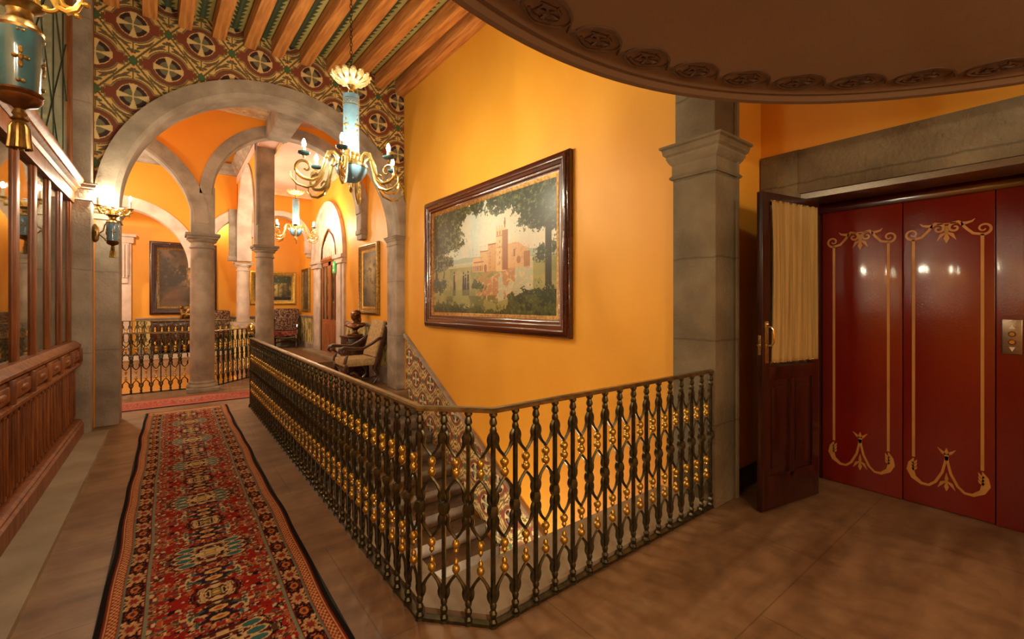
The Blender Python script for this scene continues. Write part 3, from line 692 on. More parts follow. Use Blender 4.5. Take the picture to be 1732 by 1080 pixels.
# ================================================================== RAILINGS
def bal_mesh(H):
    b = MB(); r = .0085
    b.box(-r, r, -r, r, .02, H)
    col = [(.018, 0), (.02, .012), (.012, .025), (.017, .04), (.019, .052), (.011, .066), (.016, .078), (.017, .09), (.010, .102)]
    b.lathe([(.023, .0), (.023, .014)] + [(p[0], p[1] + .012) for p in col], 8)
    b.lathe([(p[0], H - p[1]) for p in reversed(col)] , 8)
    k = H * .54
    b.lathe([(.009, k - .034), (.021, k - .026), (.027, k - .008), (.027, k + .008), (.021, k + .026), (.009, k + .034)], 10, flute=.08, nfl=5)
    return b.mesh('baluster', M['iron'])
def bracket_mesh(dz, g):
    """pair of S-curved wires leaving the bars at z=0 and meeting at the gap centre at z=dz"""
    b = MB()
    for sx in (-1, 1):
        P = []
        for q in np.linspace(0, 1, 12):
            x = g - .012 - (g - .012) * (max(0, (q - .12) / .88) ** 2.1); x = x - .010 * math.sin(PI * min(1, q * 2.2))
            P.append((sx * max(x, .0), 0, dz * q))
        b.tube(P, [.0078 + .0042 * math.sin(PI * min(1, q * 1.4)) for q in np.linspace(0, 1, 12)], 6)
    b.lathe([(0, dz - .006), (.009, dz - .003), (.009, dz + .003), (0, dz + .006)], 7)
    return b.mesh('scroll_bracket', M['iron'])
def finial_mesh():
    b = MB(); b.lathe([(.004, 0), (.009, .004), (.008, .01), (.016, .017), (.021, .028), (.021, .036), (.015, .047), (.009, .052), (.011, .056), (.0135, .062), (.011, .071), (.006, .076), (.005, .081), (.0, .084)], 10)
    return b.mesh('gilded_finial', M['gold'])
BALM, FIN = {}, finial_mesh()
def railing(name, pts, z0, H, label, cap=None, keep_bars=(True, True), rail='railtop', pitch=.131):
    if H not in BALM: BALM[H] = (bal_mesh(H), bracket_mesh(.118, .0655))
    bm_, br_ = BALM[H]
    t = thing(name, label, 'railing', (pts[0][0], pts[0][1], z0)); o = Vector((pts[0][0], pts[0][1], 0)); P = [Vector((p[0], p[1], 0)) - o for p in pts]
    s = MB(); pr = [(-.024, 0), (.024, 0), (.024, .012), (.014, .02), (-.014, .02), (-.024, .012)]
    s.sweep([(p.x, p.y, H) for p in P], pr); s.build('handrail', M[rail], t)
    s = MB(); s.sweep([(p.x, p.y, .0) for p in P], [(-.016, 0), (.016, 0), (.016, .016), (-.016, .016)]); s.build('bottom_rail', M['iron'], t)
    k = H * .54; FZ = [(H - .097, PI), (k + .022, 0), (k - .022, PI), (.108, 0)]; gaps = []
    for i in range(len(P) - 1):
        d = P[i + 1] - P[i]; n = max(1, round(d.length / pitch)); rz = math.atan2(d.y, d.x)
        for j in range(n + (1 if i == len(P) - 2 else 0)):
            if i == 0 and j == 0 and not keep_bars[0]: continue
            if i == len(P) - 2 and j == n and not keep_bars[1]: continue
            q = P[i] + d * (j / n); inst(bm_, 'baluster', t, (q.x, q.y, 0), rz)
        for j in range(n):
            q = P[i] + d * ((j + .5) / n); gaps.append((q, rz, d.length / n / .131))
    order = sorted(range(len(gaps)), key=lambda i: (gaps[i][0] + o).length)
    ind = set(order[:25]); rest = MB(); rb = MB()
    for i, (q, rz, sx) in enumerate(gaps):
        for z, rx in FZ:
            if i in ind:
                b = inst(br_, 'scroll_bracket', t, (q.x, q.y, z), rz, (sx, 1, 1), rx); inst(FIN, 'gilded_finial', b, (0, 0, .114), 0)
            else:
                mt = Matrix.Translation((q.x, q.y, z)) @ Matrix.Rotation(rz, 4, 'Z') @ Matrix.Rotation(rx, 4, 'X')
                for acc, me, off in ((rb, br_, 0), (rest, FIN, .114)):
                    st = len(acc.v); acc.add([tuple(v.co) for v in me.vertices], [tuple(p.vertices) for p in me.polygons])
                    acc.xform(mt @ Matrix.Translation((0, 0, off)), st)
    if rest.v: tag(rest.build('gilded_finial', M['gold'], t), kind='stuff'); tag(rb.build('scroll_bracket', M['iron'], t), kind='stuff')
    return t
RH = .995
railing('stair_railing', [(.915, 7.33), (.937, 1.93), (1.184, 1.675), (3.145, 1.675)], 0, RH, 'dark iron stair railing with gilded knobs bending round the stairwell in front')
t = thing('newel_ball', 'polished gold ball on the far end post of the stair railing', 'finial', (.915, 7.385, 0))
s = MB(); s.lathe([(.03, 0), (.03, .03), (.016, .05), (.014, 1.0), (.03, 1.02), (.035, 1.04), (.018, 1.055)], 14); s.build('post', M['iron'], t)
s = MB(); s.lathe([(.018, 1.055), (.036, 1.07), (.02, 1.085), (.045, 1.11), (.056, 1.15), (.045, 1.19), (.02, 1.21), (0, 1.215)], 18); s.build('ball', M['brass'], t)
railing('courtyard_railing', [(-2.2, 9.6), (.25, 9.6)], 0, RH, 'iron railing with small gilt knobs between the left pier and the nearest column', keep_bars=(True, False))
railing('courtyard_railing', [(.60, 9.62), (1.28, 10.38)], 0, RH, 'short slanting iron railing between the nearest column and the tiled parapet', keep_bars=(False, True))
b = MB(); b.bbox(-2.4, 1.24, -.1, .1, 0, .11, .012)
tag(b.build('stone_kerb', M['stone'], loc=(0, 13.62, .17)), 'stone kerb carrying the railing across the courtyard', 'kerb')
railing('courtyard_railing', [(-2.2, 13.6), (1.2, 13.6)], .28, .80 + .0, 'far iron railing with pale gilt knobs across the courtyard')

# ================================================================== PICTURES
def frame(name, label, cen, w, h, fw, fd, fmat, n, img, inner=None, dark=False):
    """picture on a wall; n: wall normal (towards the room). img rows bottom->top, columns left->right as seen"""
    n = Vector(n); u = Vector((0, 0, 1)).cross(n); t = thing(name, label, 'painting', cen)
    # left->right as seen from the room = up x n
    s = MB(); P = [u * (-w / 2) + Vector((0, 0, -h / 2)), u * (w / 2) + Vector((0, 0, -h / 2)), u * (w / 2) + Vector((0, 0, h / 2)), u * (-w / 2) + Vector((0, 0, h / 2))]
    F = fw; D = fd
    prof = [(0, 0), (0, D * .55), (F * .06, D * .7), (F * .16, D * .72), (F * .2, D * .95), (F * .34, D), (F * .42, D * .9), (F * .46, D * .74), (F * .62, D * .70), (F * .66, D * .56), (F * .72, D * .52), (F * .82, D * .5), (F * .86, D * .36), (F * .97, D * .32), (F, D * .2), (F, 0)]
    s.sweep(P, prof, n, True); s.build('frame', M[fmat], t, ang=50)
    if inner:
        s = MB(); k = F * .97; iw, ih = w / 2 - k, h / 2 - k
        Q = [u * -iw + Vector((0, 0, -ih)), u * iw + Vector((0, 0, -ih)), u * iw + Vector((0, 0, ih)), u * -iw + Vector((0, 0, ih))]
        s.sweep(Q, [(0, 0), (0, D * .34), (.012, D * .3), (.045, D * .16), (.045, 0)], n, True); s.build('slip', M[inner], t); F += .04
    iw, ih = w / 2 - F * .98, h / 2 - F * .98; o = u * -iw + Vector((0, 0, -ih)) + n * (D * .14)
    canvas('canvas', img, tuple(o), tuple(u * 2 * iw), (0, 0, 2 * ih), M['vcoil'], t)
    return t
def paint_abbey(W=760, H=440):
    s, v = np.meshgrid(np.linspace(0, 1, W), np.linspace(0, 1, H)); X = s * 1.8; img = np.zeros((H, W, 3))
    n = vnoise(X * 5, v * 5, 21); nl = .6 * vnoise(X * 38, v * 38, 22, 3) + .4 * vnoise(X * 90, v * 90, 27, 2); nm = vnoise(X * 14, v * 14, 23, 3)
    sky = np.array((190, 194, 178)) * v[..., None] + np.array((226, 200, 166)) * (1 - v[..., None]); img[:] = sky
    put(img, np.exp(-(((s - .33) / .14) ** 2)) * (v > .45), (176, 198, 190), .8); put(img, (n > .5) & (v > .45), (226, 196, 164), .4)
    put(img, (v < .50 + .03 * n) & (v > .42), (150, 160, 140), .8)
    put(img, v < .45, (146, 140, 84)); put(img, (v < .43) & (nm > .52), (120, 124, 66), .7); put(img, (v < .45) & (n > .55), (164, 152, 96), .5)
    put(img, (v < .47) & (v > .43) & (s < .45), (196, 190, 160), .6)
    # path diagonal + pond
    pth = np.abs(v - (.28 + (s - .42) * .62)); put(img, (pth < .016) & (s > .42) & (s < .98) & (v < .37 + .07 * (s > .84)), (172, 128, 88))
    pond = (v < .26 + (s - .42) * .45) & (v > .10 + .35 * np.abs(s - .60)) & (s > .43) & (s < .86); put(img, pond, (178, 176, 144)); put(img, pond & (s < .74) & (nm > .42) & (v > .12), (176, 122, 78), .85); put(img, pond & (nl > .6), (214, 176, 130), .7)
    # abbey
    st = (206, 164, 112); sh = (150, 98, 64)
    def rect(x0, x1, y0, y1, c, a=1): put(img, (s > x0) & (s < x1) & (v > y0) & (v < y1), c, a)
    rect(.405, .50, .375, .50, st); rect(.47, .62, .37, .55, st); rect(.535, .60, .37, .60, (198, 150, 98)); rect(.60, .675, .36, .72, (214, 176, 124)); rect(.65, .69, .37, .70, sh)
    for k in range(3): rect(.607 + k * .02, .615 + k * .02, .665, .70, sh)
    for k in range(4): rect(.603 + k * .019, .611 + k * .019, .72, .745, st)
    rect(.663, .671, .72, .80, sh); rect(.66, .674, .745, .775, sh)
    put(img, (s > .69) & (s < .84) & (v > .38) & (v < .58 - 2.2 * np.clip(s - .76, 0, 1) ** 1.25), (204, 160, 110)); put(img, (np.hypot((s - .765) / .014, (v - .44) / .03) < 1), sh, .8); put(img, (np.abs(s - .735) < .006) & (v > .47) & (v < .53), sh)
    put(img, (s > .80) & (s < .84) & (v > .38) & (v < .50), sh, .7)
    for k in range(6): rect(.413 + k * .014, .420 + k * .014, .38, .43, (110, 64, 44))
    rect(.415, .50, .455, .465, sh); put(img, (np.hypot((s - .515) / .012, (v - .40) / .035) < 1), sh); rect(.645, .65, .37, .70, sh, .5)
    put(img, (v > .36) & (v < .60) & (s > .4) & (s < .84) & (nl > .60), (140, 92, 60), .3); rect(.535, .60, .594, .606, sh); rect(.47, .535, .545, .555, sh); rect(.60, .675, .655, .662, sh); rect(.60, .675, .56, .566, sh, .7)
    for k in range(5): rect(.55 + .0 * k, .556, .40 + k * .03, .414 + k * .03, sh, .8); rect(.625, .632, .42 + k * .045, .44 + k * .045, sh, .8)
    # monks
    for (mx, sc) in ((.228, 1.0), (.318, .95), (.338, .85), (.362, .98)):
        body = (np.abs(s - mx) < (.0125 - .03 * np.clip(v - .20, 0, .3)) * sc) & (v > .165) & (v < .165 + .20 * sc); put(img, body, (34, 30, 28)); put(img, np.hypot((s - mx) * 1.8, v - (.172 + .215 * sc)) < .012, (60, 38, 30))
    put(img, (np.abs(s - .243) < .010) & (np.abs(v - .33) < .03), (180, 140, 110), .8)
    # foliage
    def fol(mask_d, dark=(38, 52, 34), mid=(74, 84, 50), lt=(112, 112, 66)):
        m = mask_d + (nl - .5) * .16 + (nm - .5) * .12 > 0; put(img, m, dark); put(img, m & (nl > .55), mid); put(img, m & (nl > .66) & (nm > .5), lt)
    fol(.30 - np.hypot((s + .02) / 1.05, (v - .78) / .9)); fol(.17 - np.hypot((s - .20) / 1.0, (v - .97) / 1.0)); fol(.10 - np.hypot((s - .44) / .8, (v - 1.0) / 1.0)); fol(.10 - np.hypot((s - .22) / .9, (v - .72)/1.1), mid=(96, 102, 58))
    fol(.30 - np.hypot((s - 1.0) / .95, (v - .92) / 1.0), mid=(64, 78, 58)); fol(.17 - np.hypot((s - .74) / 1.4, (v - 1.0) / .9), mid=(70, 84, 56)); fol(.07 - np.hypot((s - .80) / .9, (v - .74) / .8))
    put(img, (np.abs(s - .952) < .018 + .02 * np.clip(.3 - v, 0, 1)) & (v < .7) & (v > .22), (46, 44, 34)); put(img, (np.abs(s - .035) < .012) & (v < .75) & (v > .2), (44, 42, 30)); put(img, (np.abs(s - .10 - .02 * np.sin(v * 20)) < .005) & (v > .34) & (v < .48), (60, 52, 36))
    fol(.10 - np.hypot((s - .09) / 1.2, (v - .50) / .9), mid=(110, 112, 70)); fol(.06 - np.hypot((s - .93) / 1.0, (v - .48) / .9)); fol(.055 - np.hypot((s - .43) / 1.1, (v - .25) / .8), mid=(60, 76, 44)); fol(.10 - np.hypot((s - .05) / 1.0, (v - .27) / .8))
    fol(.19 - np.hypot((s - .93) / 1.4, (v - .06) / .9), mid=(60, 72, 44)); fol(.07 - v + .04 * np.sin(s * 9), mid=(70, 78, 42)); put(img, (v < .16) & (nm > .5), (86, 92, 46), .6); put(img, (v < .22) & (v > .08) & (s > .12) & (s < .5) & (nm < .52), (128, 132, 70), .6)
    return img * (.94 + .1 * nl[..., None])
def paint_dark(W, H, seed, a, b, c, d, light=(.6, .5, .4)):
    s, v = np.meshgrid(np.linspace(0, 1, W), np.linspace(0, 1, H)); k = W / H; n = vnoise(s * 4 * k, v * 4, seed, 4); nl = vnoise(s * 16 * k, v * 16, seed + 1, 3)
    img = np.zeros((H, W, 3)); img[:] = a; put(img, np.clip((n - .4) * 4, 0, 1), b); g = np.exp(-(((s - light[0]) / light[2]) ** 2 + ((v - light[1]) / light[2]) ** 2)); put(img, g * (.5 + n), c, .9); put(img, (nl > .6), d, .5); return img
PAINT = paint_abbey()
frame('framed_painting', 'large landscape painting of a ruined abbey and monks in a wide mahogany frame', (3.235, 4.775, 2.105), 3.21, 1.93, .19, .085, 'framewood', (-1, 0, 0), PAINT, 'antique')
g1 = paint_dark(60, 110, 41, (70, 64, 48), (110, 100, 76), (186, 170, 128), (44, 40, 30), (.6, .6, .35))
frame('framed_painting', 'upright landscape painting in a gold frame above the bust and armchair', (3.235, 8.96, 2.0), 1.08, 1.45, .12, .07, 'antique', (-1, 0, 0), g1, 'gold')
g2 = paint_dark(60, 110, 47, (44, 40, 34), (80, 72, 60), (150, 130, 110), (30, 26, 22), (.4, .7, .3))
frame('framed_painting', 'narrow dark painting in a thin gold frame left of the carved wooden door', (3.235, 14.32, 1.9), .92, 1.3, .08, .06, 'antique', (-1, 0, 0), g2)
g3 = paint_dark(150, 120, 51, (58, 52, 34), (120, 112, 62), (206, 186, 110), (40, 40, 22), (.55, .55, .33))
s_, v_ = np.meshgrid(np.linspace(0, 1, 150), np.linspace(0, 1, 120))
for k in range(16):
    x0 = (k * .067 + .02 * math.sin(k * 3)); put(g3, (np.abs(s_ - x0) < .008) & (v_ > .12), (48, 40, 22), .8)
put(g3, (v_ > .72) & (vnoise(s_ * 14, v_ * 12, 5) > .42), (52, 64, 30)); put(g3, v_ < .14, (40, 34, 22))
frame('framed_painting', 'wide forest painting in a gold frame on the far wall behind the columns', (2.5, 15.295, 1.975), 1.28, 1.02, .10, .06, 'gold', (0, -1, 0), g3, 'antique')
g4 = paint_dark(150, 210, 61, (56, 40, 26), (104, 76, 48), (206, 164, 110), (70, 52, 32), (.72, .55, .30))
put(g4, (vnoise(np.linspace(0, 8, 150)[None] + np.zeros((210, 1)), np.linspace(0, 10, 210)[:, None] + np.zeros((1, 150)), 8) > .5) & (np.linspace(0, 1, 150)[None] < .55) & (np.linspace(0, 1, 210)[:, None] > .35), (46, 36, 22), .7)
put(g4, np.exp(-(((np.linspace(0, 1, 150)[None] - .3) / .16) ** 2 + ((np.linspace(0, 1, 210)[:, None] - .2) / .10) ** 2)), (150, 88, 52), .5)
frame('framed_painting', 'very large dark landscape in a heavy black carved frame across the courtyard', (.29, 15.295, 2.19), 1.50, 1.97, .17, .09, 'darkwood', (0, -1, 0), g4, 'antique')

# ================================================================== FURNITURE
def armchair(label, loc, rz, fab, seatfab, sc=1.0, back=.66):
    """faces local -Y; origin on the floor"""
    t = thing('armchair', label, 'chair', loc, rz)
    W, D = .31 * sc, .29 * sc
    s = MB(); s.bbox(-W, W, -D, D - .02, .36, .50, .04); s.build('seat', M[seatfab], t)
    s = MB(); s.bbox(-W + .01, W - .01, -.04, .04, 0, back, .03); s.xform(Matrix.Translation((0, D - .03, .50)) @ Matrix.Rotation(-.27, 4, 'X')); s.build('backrest', M[fab], t)
    s = MB()
    for sx in (-1, 1): s.bbox(sx * W - .022, sx * W + .022, -.03, .045, -.16, back - .03, .01)
    s.xform(Matrix.Translation((0, D - .0, .50)) @ Matrix.Rotation(-.27, 4, 'X')); s.build('back_frame', M['darkwood'], t)
    for sx in (-1, 1):
        x = sx * (W + .01)
        pts = [(x, D + .10, .86), (x, D + .02, .85), (x, D - .12, .76), (x, .02, .68), (x, -D * .6, .69), (x, -D - .02, .71), (x, -D - .09, .69), (x, -D - .11, .64), (x, -D - .07, .605), (x, -D - .03, .635)]
        s = MB(); s.tube(pts, [.022, .03, .028, .026, .03, .034, .032, .028, .022, .014], 8)
        s.tube([(x, -D + .0, .70), (x, -D - .03, .64), (x, -D + .04, .58), (x, -D + .01, .50), (x, -D - .01, .42)], [.026, .032, .024, .03, .026], 8); s.build('arm', M['darkwood'], t)
    for sx in (-1, 1):
        for sy in (-1, 1):
            x, y = sx * (W - .02), sy * (D - .03); s = MB()
            s.tube([(x, y, .40), (x, y - .03 * 1, .30), (x, y + .03, .20), (x, y + .02, .12), (x, y - .03, .05), (x, y - .06, .02)], [.03, .036, .026, .022, .03, .022], 8); s.build('leg', M['darkwood'], t)
    s = MB()
    for sx in (-1, 1): s.tube([(sx * (W - .02), -D + .04, .14), (sx * (W - .06), -D * .4, .18), (sx * (W - .03), D * .3, .12), (sx * (W - .02), D - .03, .15)], .02, 8)
    s.tube([(-W + .04, -.02, .15), (-.08, -.0, .19), (.08, 0, .19), (W - .04, -.02, .15)], [.018, .026, .026, .018], 8)
    s.tube([(-W, -D + .03, .34), (-.1, -D + .02, .31), (.1, -D + .02, .31), (W, -D + .03, .34)], .02, 8); s.build('stretcher', M['darkwood'], t)
    return t
armchair('carved scroll arm chair with pale brocade beside the bronze bust', (2.74, 8.33, 0), -PI / 2, 'brocade', 'brocade', 1.03, .70)
armchair('dark brocade armchair in the far right corner of the gallery', (2.74, 14.72, .17), -.25, 'brocade2', 'redbrocade', 1.05, .70)
armchair('dark patterned armchair across the courtyard, right of the nearest column', (1.04, 14.72, .17), 0, 'brocade2', 'brocade2', .95, .66)

def blob(name, mat, parent, parts, vox=.012):
    s = MB()
    for p in parts:
        if p[0] == 'e': s.ell(p[1], p[2], 14, 10, Matrix.Rotation(p[3], 3, p[4]) if len(p) > 3 else None)
        elif p[0] == 't': s.tube(p[1], p[2], 8)
        elif p[0] == 'l': s.lathe(p[1], 20, p[2])
    o = s.build(name, mat, parent)
    r = o.modifiers.new('r', 'REMESH'); r.mode = 'VOXEL'; r.voxel_size = vox; r.use_smooth_shade = True
    return o
# pedestal chest and bust
t = thing('pedestal_chest', 'dark polished wooden chest carrying the bust beside the carved armchair', 'chest', (3.0, 9.18, 0))
s = MB(); s.bbox(-.21, .21, -.25, .25, .03, .80, .012); s.build('body', M['mahogany'], t)
s = MB(); s.bbox(-.23, .23, -.27, .27, .80, .84, .01); s.build('top', M['mahogany'], t)
s = MB(); s.bbox(-.225, .225, -.265, .265, 0, .09, .01); s.build('plinth', M['mahogany'], t)
s = MB(); s.bbox(-.218, -.205, -.19, .19, .16, .73, .005); s.bbox(-.16, .16, -.262, -.245, .16, .73, .005); s.build('panel', M['darkwood'], t)
def bust(label, loc, rz, sc=1.0):
    t = thing('bust', label, 'sculpture', loc, rz); t.scale = (sc,) * 3
    s = MB(); s.bbox(-.09, .09, -.08, .08, 0, .03, .006); s.lathe([(.07, .03), (.05, .045), (.035, .07), (.034, .10), (.05, .12)], 18); s.build('socle', M['bronze'], t)
    blob('figure', M['bronze'], t, [
        ('e', (0, 0, .155), (.075, .065, .055)), ('e', (-.10, .0, .19), (.075, .065, .045), .35, 'Y'), ('e', (.10, .0, .19), (.075, .065, .045), -.35, 'Y'), ('e', (0, -.01, .20), (.11, .07, .055)),
        ('e', (.0, -.045, .185), (.06, .04, .05)), ('t', [(0, .01, .2), (0, -.002, .26), (0, -.015, .30)], [.045, .036, .036]),
        ('e', (0, -.025, .345), (.050, .062, .068)), ('e', (0, -.04, .31), (.032, .04, .03)), ('e', (0, -.088, .343), (.010, .016, .018)), ('e', (0, -.082, .318), (.016, .010, .006)), ('e', (-.02, -.078, .358), (.013, .01, .007)), ('e', (.02, -.078, .358), (.013, .01, .007)),
        ('e', (-.052, -.01, .34), (.01, .018, .02)), ('e', (.052, -.01, .34), (.01, .018, .02)),
        ('e', (0, .02, .40), (.085, .09, .045), .25, 'X'), ('e', (0, .03, .43), (.055, .06, .035)), ('e', (0, .06, .35), (.058, .05, .07)), ('e', (.03, .07, .28), (.03, .03, .06)), ('e', (-.04, .065, .29), (.028, .03, .05)),
        ('t', [(-.16, -.03, .19), (-.06, -.075, .17), (.04, -.07, .15), (.14, -.02, .2)], [.02, .024, .024, .02])], .009)
    return t
bb = bust('dark bronze bust in a wide hat on the wooden chest', (2.99, 9.13, .841), -.95, 1.12); bb.scale = (1.35, 1.2, 1.14)
# far sideboard and statue
t = thing('sideboard', 'carved dark red wooden sideboard behind the far courtyard railing', 'sideboard', (.12, 15.0, .17))
s = MB(); s.bbox(-.52, .52, -.24, .24, .08, .84, .01); s.build('body', M['darkwood'], t)
s = MB(); s.bbox(-.55, .55, -.27, .27, .84, .88, .01); s.build('top', M['darkwood'], t)
for k in range(3):
    s = MB(); s.bbox(-.48 + .33 * k, -.18 + .33 * k, -.262, -.238, .14, .60, .008); s.bbox(-.42 + .33 * k, -.24 + .33 * k, -.275, -.26, .22, .52, .01); s.build('door', M['framewood'], t)
    s = MB(); s.bbox(-.48 + .33 * k, -.18 + .33 * k, -.262, -.238, .64, .80, .008); s.ell((-.33 + .33 * k, -.27, .72), (.018, .018, .018), 8, 6); s.build('drawer', M['framewood'], t)
for sx in (-1, 1):
    for sy in (-1, 1): s = MB(); s.lathe([(.03, 0), (.04, .03), (.03, .09)], 12, (sx * .46, sy * .19, 0)); s.build('foot', M['darkwood'], t)
t = thing('figure_group', 'gilded bronze figure group standing on the far sideboard in front of the big dark painting', 'sculpture', (.33, 14.95, 1.051)); 
s = MB(); s.bbox(-.17, .17, -.1, .1, 0, .04, .01); s.build('socle', M['bronze'], t)
blob('figures', M['antique'], t, [('e', (-.02, 0, .12), (.10, .07, .10)), ('e', (.05, 0, .24), (.065, .055, .11), .3, 'Y'), ('e', (.09, -.01, .40), (.035, .038, .045)), ('t', [(.07, 0, .30), (.085, 0, .37)], [.03, .025]),
    ('t', [(.04, 0, .31), (-.05, -.03, .30), (-.10, -.04, .40)], [.026, .022, .018]), ('t', [(.09, 0, .30), (.15, -.02, .25), (.13, -.05, .18)], [.026, .022, .018]), ('t', [(.02, 0, .16), (-.09, -.06, .15), (-.12, -.05, .04)], [.045, .04, .028]),
    ('t', [(.05, 0, .16), (.11, -.05, .13), (.12, -.04, .04)], [.045, .038, .026]), ('e', (-.10, .01, .22), (.045, .04, .08)), ('e', (-.12, .0, .34), (.032, .034, .04)), ('t', [(-.11, 0, .25), (-.12, 0, .32)], [.024, .02]), ('e', (0, .03, .07), (.15, .06, .05))], .011)

# carved door in the gallery
t = thing('arched_doorway', 'tall arched stone doorway surround in the gallery wall', 'doorway', (3.24, 11.975, 0)); st = M['stone_pale']
s = MB(); s.ring('YZ', 0, 2.66, .78, 1.42, -.05, .04, n=48, ch=.04); s.ring('YZ', 0, 2.66, 1.36, 1.46, -.09, -.0, n=48, ch=.02); s.build('arch', st, t)
for sg in (-1, 1):
    s = MB(); s.bbox(-.05, .04, min(sg * .78, sg * 1.40), max(sg * .78, sg * 1.40), .0, 2.46, .02); s.bbox(-.08, .0, sg * 1.09 - .17, sg * 1.09 + .17, .3, 2.46, .02); s.build('jamb', st, t)
    s = MB(); a, b_ = sorted((sg * .76, sg * 1.44)); s.bbox(-.11, .05, a, b_, 2.46, 2.52, .01); s.bbox(-.09, .05, a, b_, 2.52, 2.58, .01); s.bbox(-.13, .05, a - .02, b_ + .02, 2.58, 2.67, .01); s.build('capital', st, t)
s = MB(); s.archwall('YZ', -.79, .79, 2.6, 3.46, [], .08, .16)
tp = MB(); vs = [(.02, .79 * math.cos(a), 2.6 + .06 + .79 * math.sin(a)) for a in np.linspace(0, PI, 30)]; tp.add(vs + [(.10, y, z) for _, y, z in vs], [tuple(range(30)), tuple(reversed(range(30, 60)))] + [(i, i + 1, 31 + i, 30 + i) for i in range(29)])
for k in range(7): tp.tube([(.01, -.54 + .18 * k, 2.70), (.0, -.5 + .16 * k, 2.95), (.01, -.36 + .12 * k, 3.15)], [.02, .03, .01], 6)
tp.build('tympanum', st, t)
s = MB(); s.tube([(.0, .66, 2.68), (.0, .60, 2.98), (.0, .34, 3.24), (-.01, 0, 3.42), (.0, -.34, 3.24), (.0, -.60, 2.98), (.0, -.66, 2.68)], .028, 8); s.build('pediment', M['framewood'], t)
s = MB(); s.bbox(-.30, .05, -1.55, 1.55, 0, .225, .01); s.build('step', M['slab'], t)
t = thing('carved_door', 'glazed double door of reddish wood inside the arched stone doorway', 'door', (3.29, 11.975, .23))
s = MB(); s.bbox(-.05, .05, -.775, .775, 2.36, 2.50, .01); s.bbox(-.07, .0, -.775, .775, 2.40, 2.46, .01); s.build('lintel', M['doorwood'], t)
for sg in (-1, 1):
    a, b_ = (-.77, -.01) if sg < 0 else (.01, .77); s = MB()
    s.box(-.03, .03, a, b_, 0, .85); s.box(-.03, .03, a, a + .1, .85, 2.36); s.box(-.03, .03, b_ - .1, b_, .85, 2.36); s.box(-.03, .03, a, b_, 2.26, 2.36); m_ = (a + b_) / 2; s.box(-.02, .02, m_ - .02, m_ + .02, .85, 2.3)
    for k in range(3): s.bbox(-.045, -.02, a + .1 + k * .19, a + .26 + k * .19, .12, .74, .008)
    lf = s.build('leaf', M['doorwood'], t, smooth=False); g = MB(); g.box(-.004, .004, a + .09, b_ - .09, .84, 2.27); g.build('pane', M['glass'], lf)
s = MB(); s.lathe([(.0, 0), (.05, .01), (.05, .3), (0, .31)], 12); tag(s.build('wall_lamp', emis('lamp_glow', (255, 214, 140), 14), loc=(4.0, 12.5, 1.75)), 'glowing lamp seen through the glazed wooden door', 'lamp')
w = MB(); w.box(3.54, 5.2, 10.4, 10.5, 0, 4); w.box(3.54, 5.2, 13.6, 13.7, 0, 4); w.box(4.6, 4.7, 10.4, 13.7, 0, 4); w.box(3.54, 4.7, 10.4, 13.7, .0, .17); w.box(3.54, 4.7, 10.4, 13.7, 3.9, 4.0); struct(w, 'wall_side_room', M['roomdark'], label='walls of the side room beyond the carved door')
t = thing('exit_sign', 'small green emergency sign on the right jamb of the arched doorway', 'sign', (3.125, 11.10, 2.38))
s = MB(); s.bbox(-.012, .012, -.10, .10, -.14, .14, .004); s.build('panel', M['green'], t)
s = MB(); s.box(-.016, -.012, -.05, .05, .03, .09); s.box(-.016, -.012, -.05, .05, -.10, -.04); s.ell((-.013, 0, 0), (.003, .02, .02), 8, 6); s.build('pictogram', M['white'], t)
# far left stone doorway
t = thing('stone_doorway', 'pale stone doorway with a moulded cornice and long bracket at the far left', 'doorway', (-1.5, 15.3, .17))
s = MB(); s.bbox(-.95, .78, -.22, 0, 3.06, 3.13, .01); s.bbox(-.9, .73, -.16, 0, 2.9, 3.06, .02); s.build('cornice', M['stone_pale'], t)
for sg, a in ((1, .30), (-1, -.84)):
    s = MB(); s.bbox(a, a + .38, -.10, 0, 0, 2.92, .02); s.build('jamb', M['stone_pale'], t)
    s = MB(); s.bbox(a + .06, a + .34, -.16, -.08, 2.05, 2.9, .02)
    for k in range(4): s.bbox(a + .08 + k * .065, a + .12 + k * .065, -.19, -.15, 2.0, 2.85, .01)
    s.bbox(a + .1, a + .32, -.15, -.08, 1.85, 2.05, .03); s.build('bracket', M['stone_pale'], t)
s = MB(); s.bbox(-.46, .30, -.05, 0, 0, 2.9, .01); s.build('door_panel', M['varnish'], t)
